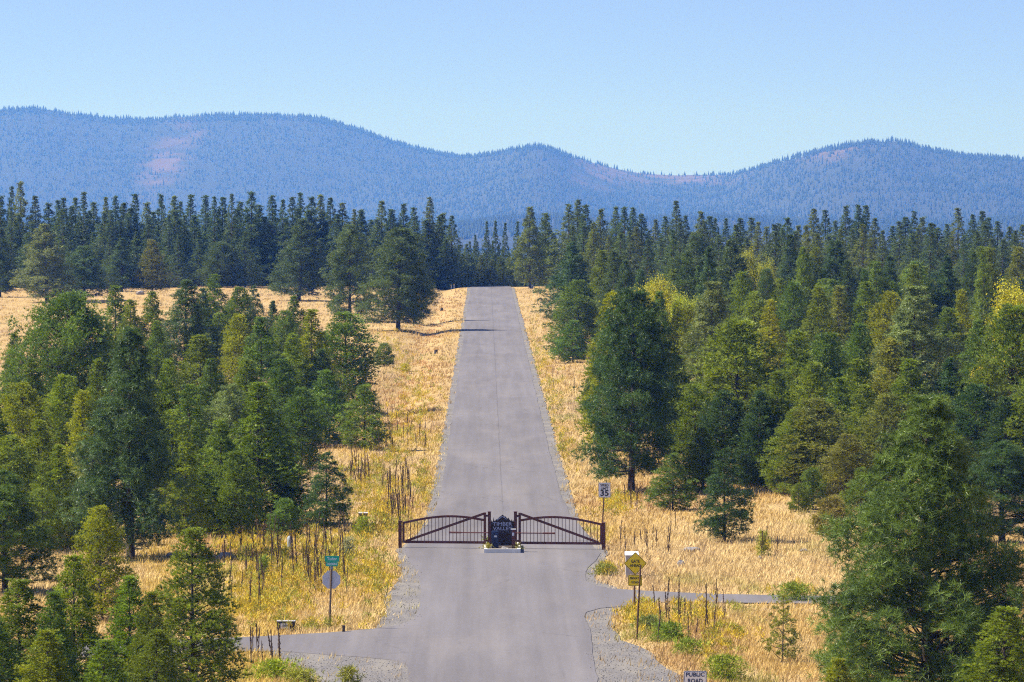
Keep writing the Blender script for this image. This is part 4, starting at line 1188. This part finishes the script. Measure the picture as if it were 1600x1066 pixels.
# ------------------------------------------------------------------ island with the entrance sign
IX0, IX1 = gx_(757) - 0.02, gx_(812) + 0.02
IY0, IY1 = 221.6, 226.2
island = empty('sign_island', ((IX0 + IX1) / 2, IY0, 0.035))
tag(island, 'white kerbed island between the two gate leaves', 'traffic island')
w2 = (IX1 - IX0) / 2; dpt = IY1 - IY0
kb = MB()
kb.box((0, 0.08, 0.08), (2 * w2, 0.16, 0.2)); kb.box((0, dpt - 0.08, 0.08), (2 * w2, 0.16, 0.2))
kb.box((-w2 + 0.08, dpt / 2, 0.08), (0.16, dpt - 0.324, 0.196)); kb.box((w2 - 0.08, dpt / 2, 0.08), (0.16, dpt - 0.324, 0.196))
kb.build('kerb', M['kerb'], island)
MB().box((0, dpt / 2, 0.05), (2 * w2 - 0.325, dpt - 0.325, 0.16)).build('soil', M['soil'], island)

def text_mesh(name, body, size, mat, parent, loc, width=None, bold=0.0, spacing=1.0):
    cu = bpy.data.curves.new(name, 'FONT'); cu.body = body; cu.size = size; cu.align_x = 'CENTER'; cu.align_y = 'CENTER'
    cu.extrude = 0.004; cu.offset = bold; cu.space_character = spacing
    tmp = bpy.data.objects.new('tmp', cu); COL.objects.link(tmp)
    dg = bpy.context.evaluated_depsgraph_get()
    me = bpy.data.meshes.new_from_object(tmp.evaluated_get(dg))
    bpy.data.objects.remove(tmp); bpy.data.curves.remove(cu)
    xs_ = [v.co.x for v in me.vertices]; w = max(xs_) - min(xs_)
    k = width / w if width else 1.0
    for v in me.vertices: v.co = (v.co.x * k, -v.co.z, v.co.y)
    me.materials.clear(); me.materials.append(mat)
    o = link(name, me, parent, loc); return o

sx0 = gx_(785)
sign = empty('entrance_sign', (sx0, 224.2, 0.13))
tag(sign, 'dark cut steel entrance sign reading TIMBER VALLEY on the island', 'sign')
hw = 0.56
for s in (-1, 1):
    pp = MB().box((s * (hw + 0.075), 0, 0.83), (0.15, 0.15, 1.70)).build('post', M['steel'], sign)
    MB().box((s * (hw + 0.075), 0, 1.695), (0.18, 0.18, 0.03)).build('post_cap', M['steel'], pp).matrix_parent_inverse = Matrix()
skyline = [(-hw, 1.18), (-hw + 0.03, 1.30), (-hw + 0.06, 1.20), (-0.46, 1.24), (-0.43, 1.44), (-0.40, 1.26), (-0.36, 1.25), (-0.31, 1.32), (-0.24, 1.34), (-0.15, 1.44),
           (-0.06, 1.50), (0.0, 1.56), (0.05, 1.52), (0.10, 1.46), (0.15, 1.47), (0.22, 1.38), (0.27, 1.36), (0.30, 1.42), (0.33, 1.33), (0.38, 1.28), (0.42, 1.24),
           (0.46, 1.36), (0.49, 1.22), (hw - 0.03, 1.30), (hw, 1.18)]
MB().prism([(-hw, 0.06)] + skyline + [(hw, 0.06)], -0.02, 0.02).build('panel', M['panel'], sign)
sn = MB()
ridge_line = [(-0.26, 1.29), (-0.17, 1.36), (-0.07, 1.43), (0.0, 1.48), (0.07, 1.42), (0.13, 1.40), (0.2, 1.33)]
for p, q in zip(ridge_line, ridge_line[1:]): sn.beam((p[0], -0.026, p[1]), (q[0], -0.026, q[1]), 0.035, 0.01)
sn.build('mountain_emblem', M['letters'], sign)
text_mesh('lettering', 'TIMBER', 0.24, M['letters'], sign, (0, -0.027, 1.09), 0.94, 0.004)
text_mesh('lettering', 'VALLEY', 0.24, M['letters'], sign, (0, -0.027, 0.87), 0.94, 0.004)
text_mesh('lettering', 'ESTATES', 0.13, M['panel' if False else 'letters'], sign, (0.03, -0.027, 0.69), 0.82, -0.004, 1.3)
nb_ = MB().box((0, 0, 0.44), (0.34, 0.38, 0.86)); nbx = nb_.build('gate_operator_box', M['navy'], None, (gx_(773.5), 222.9, 0.12), False, 0.03)
tag(nbx, 'dark blue upright box at the left front of the island', 'operator box')
MB().box((0.02, -0.195, 0.62), (0.14, 0.012, 0.09)).build('label_plate', M['alu'], nbx)
kp = MB().box((0, 0, 0.48), (0.16, 0.16, 0.98)).build('keypad_pedestal', M['steel'], None, (gx_(802), 222.3, 0.13))
tag(kp, 'burgundy keypad pedestal with pale cap right of the entrance sign', 'keypad post')
MB().box((0.0, -0.02, 0.985), (0.24, 0.22, 0.03)).build('pale_cap', M['lid'], kp)
MB().box((-0.02, -0.083, 0.75), (0.10, 0.012, 0.15)).build('keypad', M['alu'], kp)

def rock(name, loc, size, seed, label, group=None, mat='rock'):
    import bmesh
    r = random.Random(seed)
    bm = bmesh.new(); bmesh.ops.create_icosphere(bm, subdivisions=2, radius=0.5)
    for v in bm.verts:
        k = 1 + r.uniform(-0.16, 0.16) + 0.12 * math.sin(v.co.x * 7 + seed) * math.cos(v.co.y * 6)
        v.co *= k; v.co.x *= size[0]; v.co.y *= size[1]; v.co.z = (v.co.z + 0.28) * size[2]
    me = bpy.data.meshes.new(name); bm.to_mesh(me); bm.free(); me.materials.append(M[mat])
    return tag(link(name, me, None, loc), label, 'rock', group)

def flower_clump(name, loc, n, h, col, seed, label, cat='plant', spread=0.14, bl=0.16):
    r = np.random.default_rng(seed)
    C = np.stack([r.normal(0, spread, n), r.normal(0, spread, n), r.uniform(0.0, h, n)], -1)
    C[:, :2] *= (1.15 - 0.5 * C[:, 2:3] / h)
    D = unit(np.stack([C[:, 0] * 1.5, C[:, 1] * 1.5, np.full(n, 0.8)], -1))
    v, f, tt = blades(C, D, r.uniform(0.2, 0.9, n), 5, bl, 0.03, 0.6, r)
    cc = np.array(col)[None] * (0.6 + 0.8 * tt[:, None])
    o = link(name, mesh_np(name, v, f, M['grass'], False, None, cc), None, loc)
    return tag(o, label, cat)
flower_clump('flower_clump', (gx_(762), 222.3, 0.13), 40, 0.26, (0.36, 0.32, 0.05), 1, 'yellow flower clump at the left corner of the island', 'flowers')
flower_clump('flower_clump', (gx_(808), 222.4, 0.13), 40, 0.24, (0.36, 0.33, 0.06), 2, 'yellow flower clump at the right corner of the island', 'flowers')
flower_clump('grass_clump', (gx_(763), 224.6, 0.13), 60, 0.50, (0.25, 0.28, 0.06), 3, 'green grass clump beside the sign on the island', 'plant')
rock('planter_stone', (gx_(788), 222.2, 0.13), (0.34, 0.3, 0.2), 3, 'pale stone in front of the entrance sign')
rock('planter_stone', (gx_(794), 222.0, 0.13), (0.22, 0.2, 0.14), 5, 'small pale stone right of the larger planter stone')

# ------------------------------------------------------------------ road signs
def at(u, v): x, y = gp(u, v); return x, y, float(terrain(x, y))
def post(root, h, lean=0.0, r=0.04, mat='postbrown', z0=-0.2):
    MB().tube([(0, 0, z0), (lean * 0.5, 0, h * 0.5), (lean, 0, h)], r, 8).build('post', M[mat], root)
def plate(w, h, rad=0.05, k=5):
    pts = []
    for cx, cz, a0 in ((w / 2 - rad, h / 2 - rad, 0), (-w / 2 + rad, h / 2 - rad, 90), (-w / 2 + rad, -h / 2 + rad, 180), (w / 2 - rad, -h / 2 + rad, 270)):
        for i in range(k):
            a = R(a0 + 90 * i / (k - 1)); pts.append((cx + rad * math.cos(a), cz + rad * math.sin(a)))
    return pts
def bordered(root, pts, back, face, x, z, y=-0.06, inset=0.93, name='sign_plate', line=None):
    """A plate with a border line: back plate in the line colour, face set proud of it, thin outer rim."""
    b = MB().prism(pts, -0.004, 0.004).build(name, M[back], root, (x, y, z))
    if line:
        MB().prism([(p * 0.965, q * 0.965) for p, q in pts], -0.009, -0.005).build('border_line', M[line], b)
        MB().prism([(p * inset * 0.985, q * inset * 0.985) for p, q in pts], -0.014, -0.010).build('face', M[face], b)
    return b

x, y, z = at(940.5, 834)
sp = empty('speed_limit_sign', (x, y, z)); tag(sp, 'white rectangular SPEED LIMIT 35 sign on a brown post behind the gate', 'road sign')
k = F_PX / y
post(sp, (834 - 757) / k, 0.13, 0.036)
b = bordered(sp, plate(0.61, 0.76), 'white', 'white', 0.13, (834 - 764.5) / k, -0.06, 0.93, 'sign_plate', 'black')
text_mesh('lettering', 'SPEED', 0.17, M['black'], b, (0, -0.019, 0.235), 0.42, 0.004)
text_mesh('lettering', 'LIMIT', 0.17, M['black'], b, (0, -0.019, 0.07), 0.38, 0.004)
text_mesh('lettering', '35', 0.40, M['black'], b, (0, -0.019, -0.17), 0.42, 0.012)

x, y, z = at(991, 954)
ga = empty('gate_ahead_sign', (x, y, z)); tag(ga, 'yellow diamond GATE AHEAD sign above a PRIVATE ROAD plate', 'road sign')
k = F_PX / y
post(ga, (954 - 872) / k, 0.03, 0.04)
dm = [(0.475, 0), (0.44, 0.045), (0.045, 0.44), (0, 0.475), (-0.045, 0.44), (-0.44, 0.045), (-0.475, 0), (-0.44, -0.045), (-0.045, -0.44), (0, -0.475), (0.045, -0.44), (0.44, -0.045)]
b = bordered(ga, dm, 'yellow', 'yellow', 0.045, (954 - 879) / k, -0.06, 0.925, 'diamond_plate', 'black')
text_mesh('lettering', 'GATE', 0.17, M['black'], b, (0, -0.019, 0.09), 0.36, 0.004)
text_mesh('lettering', 'AHEAD', 0.17, M['black'], b, (0, -0.019, -0.09), 0.46, 0.004)
b = bordered(ga, plate(0.58, 0.46, 0.04), 'yellow', 'yellow', 0.035, (954 - 905.5) / k, -0.06, 0.92, 'lower_plate', 'black')
text_mesh('lettering', 'PRIVATE', 0.12, M['black'], b, (0, -0.019, 0.085), 0.44, 0.003)
text_mesh('lettering', 'ROAD', 0.12, M['black'], b, (0, -0.019, -0.085), 0.30, 0.003)

x, y, z = at(995, 998)
k = F_PX / y
fp = MB().tube([(0, 0, -0.2), (0.05, 0, 1.1), (0.15, 0, (998 - 881) / k)], 0.035, 8)
for q in range(9): fp.box((0.012 + 0.014 * q, -0.036, 0.9 + 0.2 * q), (0.022, 0.008, 0.05))
tag(fp.build('bare_sign_post', M['postbrown'], None, (x, y, z)), 'bare rusty post leaning in front of the yellow signs', 'post')

x, y, z = at(514.5, 982)
st = empty('stop_sign', (x, y, z)); tag(st, 'grey back of an octagonal stop sign under a green street name sign', 'road sign')
k = F_PX / y
post(st, (982 - 872) / k, 0.10, 0.042, 'wood')
oc = [(0.39 * math.cos(R(22.5 + 45 * i)), 0.39 * math.sin(R(22.5 + 45 * i))) for i in range(8)]
MB().prism(oc, -0.004, 0.004).build('octagon_plate', M['alu'], st, (0.085, 0.055, (982 - 904.5) / k))
gs = MB().prism(plate(0.58, 0.24, 0.04), -0.006, 0.006).build('name_plate', M['green'], st, (0.115, -0.055, (982 - 871.5) / k))
text_mesh('lettering', 'Tudor', 0.17, M['signtext'], gs, (0, -0.012, 0.0), 0.40, 0.003)
gs = MB().prism(plate(0.48, 0.18, 0.04), -0.006, 0.006).build('number_plate', M['green'], st, (0.11, -0.055, (982 - 879) / k - 0.02))
text_mesh('lettering', '3200N', 0.13, M['signtext'], gs, (0, -0.012, 0.0), 0.38, 0.003)
MB().box((0.1, -0.02, (982 - 886) / k), (0.12, 0.10, 0.10)).build('bracket', M['pedestal'], st)

x, y, z = at(1086, 1132)
pr_ = empty('public_road_sign', (x, y, z)); tag(pr_, 'white PUBLIC ROAD sign at the bottom edge right of the road', 'road sign')
k = F_PX / y
post(pr_, (1132 - 1050) / k, 0.0, 0.045)
b = bordered(pr_, plate(0.77, 0.61, 0.05), 'white', 'white', 0, (1132 - 1046) / k - 0.305, -0.07, 0.93, 'sign_plate', 'blueink')
text_mesh('lettering', 'PUBLIC', 0.19, M['blueink'], b, (0, -0.019, 0.175), 0.62, 0.005)
text_mesh('lettering', 'ROAD', 0.19, M['blueink'], b, (0, -0.019, -0.035), 0.49, 0.005)

# ------------------------------------------------------------------ boxes, pedestals, posts, rocks
x, y, z = at(987, 901)
cab = MB().box((0, 0, 0.47), (0.56, 0.5, 1.04)).build('utility_cabinet', M['cabinet'], None, (x, y, z), False, 0.015)
tag(cab, 'white utility cabinet with sloping lid, shade put into its body colour, behind the yellow sign', 'utility box')
lidm = MB(); lidm.add([(-0.31, -0.29, 0.995), (0.31, -0.29, 0.995), (0.31, 0.29, 0.995), (-0.31, 0.29, 0.995), (-0.31, -0.29, 1.03), (0.31, -0.29, 1.03), (0.31, 0.29, 1.15), (-0.31, 0.29, 1.15)],
                      [(3, 2, 1, 0), (4, 5, 6, 7), (0, 1, 5, 4), (1, 2, 6, 5), (2, 3, 7, 6), (3, 0, 4, 7)])
lidm.build('lid', M['lid'], cab)
MB().box((0.1, -0.258, 0.55), (0.02, 0.012, 0.16)).build('handle', M['dark'], cab)

x, y, z = at(447, 985)
bx_ = MB().box((0, 0, 0.18), (0.70, 0.40, 0.42)).build('ground_box', M['dark'], None, (x, y, z), False, 0.015)
tag(bx_, 'low dark box with a white notice beside the left side road', 'utility box')
MB().box((0, 0, 0.405), (0.74, 0.44, 0.03)).build('lid', M['cabinet'], bx_)
MB().box((-0.03, -0.206, 0.22), (0.36, 0.012, 0.22)).build('notice', M['white'], bx_)
MB().box((-0.03, -0.214, 0.23), (0.20, 0.006, 0.08)).build('notice_print', M['pedestal'], bx_)

x, y, z = at(537, 988)
tag(MB().box((0, 0, 0.1), (0.12, 0.12, 0.42)).build('marker_post', M['wood'], None, (x, y, z), False, 0.012), 'short wooden stub post at the edge of the side road', 'post')

x, y, z = at(454, 862)
pd = MB().tube([(0, 0, -0.1), (-0.01, 0, 0.3), (-0.03, 0, 0.62), (-0.045, 0, 0.74), (-0.05, 0, 0.80)], [0.15, 0.15, 0.145, 0.11, 0.03], 12)
pd = pd.build('cable_pedestal', M['pedestal'], None, (x, y, z), True); tag(pd, 'grey rounded cable pedestal among the dried mullein', 'utility box')
MB().box((-0.02, -0.15, 0.55), (0.10, 0.02, 0.12)).build('label_plate', M['cabinet'], pd)

x, y, z = at(568, 811)
ub = MB().box((0, 0, 0.17), (0.46, 0.40, 0.44)).build('meter_box', M['dark'], None, (x, y, z), False, 0.012)
tag(ub, 'dark box with a white lid in the weeds left of the gate', 'utility box')
MB().box((0, 0, 0.415), (0.52, 0.46, 0.05)).build('lid', M['lid'], ub)

for u, v, lab in ((690, 481, 'dark stump in the reddish ditch near the far road end'), (681, 550, 'dark stump in the ditch below the tree shadows')):
    x, y, z = at(u, v)
    tag(MB().tube([(0, 0, -0.3), (0.02, 0, 0.2), (0.0, 0.03, 0.42)], [0.24, 0.2, 0.18], 9).build('tree_stump', M['dark'], None, (x, y, z)), lab, 'stump')
for u, lab in ((705, 'left of two white marker posts on the far left verge'), (709.5, 'right of two white marker posts on the far left verge')):
    x, y, z = at(u, 449)
    mp_ = MB().box((0, 0, 0.3), (0.16, 0.08, 1.0)).build('marker_post', M['lid'], None, (x, y, z)); tag(mp_, lab, 'post')
    MB().box((0, -0.045, 0.68), (0.12, 0.012, 0.12)).build('reflector', M['yellow'], mp_)
x, y, z = at(831, 451)
wb = MB().box((0, 0, 0.3), (0.5, 0.3, 0.6)).build('utility_cabinet', M['lid'], None, (x, y, z), False, 0.02); tag(wb, 'tiny white box at the foot of the far right roadside pine', 'utility box')
MB().box((0, -0.155, 0.3), (0.36, 0.012, 0.4)).build('door', M['cabinet'], wb)

for u, v, sx_, sy_, sz_, sd, lab in (
        (352, 873, 0.95, 0.7, 0.42, 1, 'flat grey boulder behind the conical foreground pine'),
        (268, 870, 0.6, 0.5, 0.3, 2, 'pale rock right of the tall dark pine trunk'),
        (1081, 861, 0.80, 0.6, 0.30, 4, 'grey rock in golden grass below the round pine'),
        (219, 462, 1.3, 1.0, 0.75, 6, 'grey boulder at the back of the left field'),
        (1256, 861, 0.42, 0.4, 0.2, 7, 'small flat rock in the grass left of the huge pine'),
        (1187, 873, 0.22, 0.2, 0.2, 8, 'small white stone below the green mullein plant'),
        (1064, 883, 0.36, 0.3, 0.34, 10, 'brownish stone among dry stalks right of the cabinet')):
    x, y, z = at(u, v)
    rock('boulder', (x, y, z), (sx_, sy_, sz_), sd, lab)

# ------------------------------------------------------------------ dried mullein stalks
def stalk_mesh(seed):
    r = random.Random(seed); m = MB()
    lx = r.uniform(-0.10, 0.10); H = 1.0
    pts = [(lx * t_ * t_, 0.03 * math.sin(3 * t_ + seed), t_ * H) for t_ in (-0.1, 0.15, 0.35, 0.45, 0.6, 0.75, 0.9, 1.0)]
    m.tube(pts, [0.012, 0.012, 0.012, 0.02, 0.026, 0.026, 0.020, 0.006], 6)
    for q in range(18):
        t_ = r.uniform(0.42, 0.97); a = r.uniform(0, 6.28); rad = 0.03
        m.box((lx * t_ * t_ + math.cos(a) * rad, math.sin(a) * rad, t_), (0.022, 0.022, 0.03))
    for q in range(r.choice([0, 0, 0, 0, 1, 2])):
        t_ = r.uniform(0.3, 0.55); a = r.uniform(0, 6.28); L = r.uniform(0.18, 0.38)
        b0 = Vector((lx * t_ * t_, 0, t_)); b1 = b0 + Vector((math.cos(a) * 0.09, math.sin(a) * 0.09, L * 0.5)); b2 = b0 + Vector((math.cos(a) * 0.11, math.sin(a) * 0.11, L))
        m.tube([b0, b1, b2], [0.010, 0.02, 0.010], 5)
    for q in range(5):
        a = r.uniform(0, 6.28); z_ = r.uniform(0.06, 0.35)
        p = Vector((0, 0, z_)); d = Vector((math.cos(a) * 0.13, math.sin(a) * 0.13, -0.05)); s_ = Vector((-math.sin(a), math.cos(a), 0)) * 0.025
        m.add([p, p + d * 0.5 + s_, p + d, p + d * 0.5 - s_], [(0, 1, 2, 3)])
    me = bpy.data.meshes.new('mullein_stalk'); me.from_pydata(m.v, [], m.f); me.update(); me.materials.append(M['stalk'])
    return me
STALKS = [stalk_mesh(s) for s in range(9)]
rm = random.Random(17)
for u0, u1, v0, v1, n, h0, h1, lab, grp in (
        (545, 578, 742, 765, 18, 1.2, 2.0, 'dark dried mullein stalk in the tight bunch right of the open pine', 'mullein bunch by the open pine'),
        (598, 642, 760, 832, 44, 1.2, 2.1, 'dark dried mullein stalk in the dense stand left of the upper road', 'mullein stand above the gate'),
        (590, 665, 640, 720, 30, 0.9, 1.6, 'dried mullein stalk in the sparse drift beside the cone pine', 'mullein drift by the cone pine'),
        (400, 545, 855, 935, 64, 1.2, 2.1, 'brown dried mullein stalk in the wide patch behind the stop sign', 'mullein patch behind the stop sign'),
        (330, 420, 870, 960, 22, 1.1, 1.8, 'brown dried mullein stalk behind the conical foreground pine', 'mullein near the foreground pine'),
        (388, 440, 1028, 1056, 11, 1.2, 1.8, 'dark dried mullein stalk standing before the left side road', 'mullein before the side road'),
        (965, 1060, 815, 880, 14, 0.9, 1.7, 'thin dried stalk in the golden grass right of the gate', 'dried stalks right of the gate'),
        (1020, 1140, 955, 1012, 22, 1.0, 1.8, 'thin dried stalk in the grass below the right side road', 'dried stalks below the right side road'),
        (965, 1010, 790, 800, 5, 1.2, 1.8, 'dark stalk standing before the large dark pine trunk', 'stalks before the large dark pine'),
        (848, 900, 580, 640, 4, 1.0, 2.0, 'dark stalk on the right verge along the upper road', 'stalks on the right verge'),
        (1180, 1215, 858, 880, 4, 1.0, 1.5, 'dry stalk beside the green mullein plant in the meadow', 'stalks by the green mullein')):
    for i in range(n):
        u = rm.uniform(u0, u1); v = rm.uniform(v0, v1)
        x, y, z = at(u, v)
        if bool(paved(np.array([x]), np.array([y]))[0]): continue
        o = link('mullein_stalk', rm.choice(STALKS), None, (x, y, z - 0.02))
        h = rm.uniform(h0, h1); w = rm.uniform(0.55, 0.95)
        o.scale = (w, w, h); o.rotation_euler = (rm.gauss(0, 0.05), rm.gauss(0, 0.06), rm.uniform(0, 6.28))
        tag(o, lab, 'mullein', grp)

# leafy green plants
for i, (u, v, h, n, sp_, col, lab) in enumerate((
        (1240, 938, 0.75, 420, 0.42, (0.24, 0.30, 0.03), 'bright green bush beside the right side road behind the sapling'),
        (1045, 1000, 0.7, 420, 0.36, (0.22, 0.31, 0.03), 'bright green bush in the grass right of the gravel apron'),
        (1015, 985, 0.6, 260, 0.30, (0.24, 0.28, 0.07), 'grey green bush left of the bright green bush'),
        (1075, 1022, 0.6, 260, 0.34, (0.26, 0.33, 0.03), 'low green bush above the PUBLIC ROAD sign'),
        (1130, 1062, 0.9, 420, 0.40, (0.26, 0.32, 0.02), 'tall yellow green bush right of the PUBLIC ROAD sign'),
        (430, 1060, 0.7, 420, 0.46, (0.30, 0.38, 0.02), 'lime green bush at the near left corner of the junction'),
        (470, 1072, 0.6, 260, 0.36, (0.32, 0.34, 0.04), 'yellowish bush at the bottom edge near the left gravel'),
        (545, 1076, 0.8, 200, 0.20, (0.30, 0.30, 0.04), 'thin green plant standing in the left gravel apron'),
        (1192, 868, 1.2, 200, 0.13, (0.34, 0.36, 0.05), 'upright green mullein plant alone in the golden meadow'),
        (412, 905, 1.1, 200, 0.14, (0.26, 0.34, 0.05), 'upright green mullein plant in the dried mullein patch'),
        (543, 872, 1.0, 200, 0.16, (0.42, 0.42, 0.20), 'pale flowering weed just behind the green street sign'),
        (567, 838, 1.0, 300, 0.24, (0.30, 0.36, 0.03), 'green leafy weed below the white lidded meter box'),
        (944, 898, 0.5, 200, 0.26, (0.30, 0.31, 0.05), 'olive tuft growing in the gravel right of the gate'),
        (632, 575, 0.9, 240, 0.30, (0.50, 0.45, 0.02), 'yellow bush in the dry grass left of the road'))):
    x, y, z = at(u, v)
    flower_clump('bush', (x, y, z - 0.03), n, h, col, 100 + i, lab, 'bush', sp_, 0.2)

# ------------------------------------------------------------------ the hazy air
m, n_, l_, out = new_mat('hazy_air')
pv = n_.new('ShaderNodeVolumePrincipled')
pv.inputs['Color'].default_value = (0.11, 0.32, 1.0, 1)
pv.inputs['Absorption Color'].default_value = (1, 1, 1, 1)
pv.inputs['Density'].default_value = 1.0e-4
pv.inputs['Anisotropy'].default_value = 0.25
l_.new(pv.outputs[0], out.inputs['Volume'])
hz = MB()
hx0, hx1, hy0, hy1, hz0, hz1 = -8300, 8300, -120, 18900, -92, 290
hz.add([(x, y, z) for x in (hx0, hx1) for y in (hy0, hy1) for z in (hz0, hz1)],
       [(0, 1, 3, 2), (4, 6, 7, 5), (0, 4, 5, 1), (2, 3, 7, 6), (0, 2, 6, 4), (1, 5, 7, 3)])
ho = hz.build('haze', m)
tag(ho, 'thin blue haze softening the distant hills', 'haze', kind='stuff')
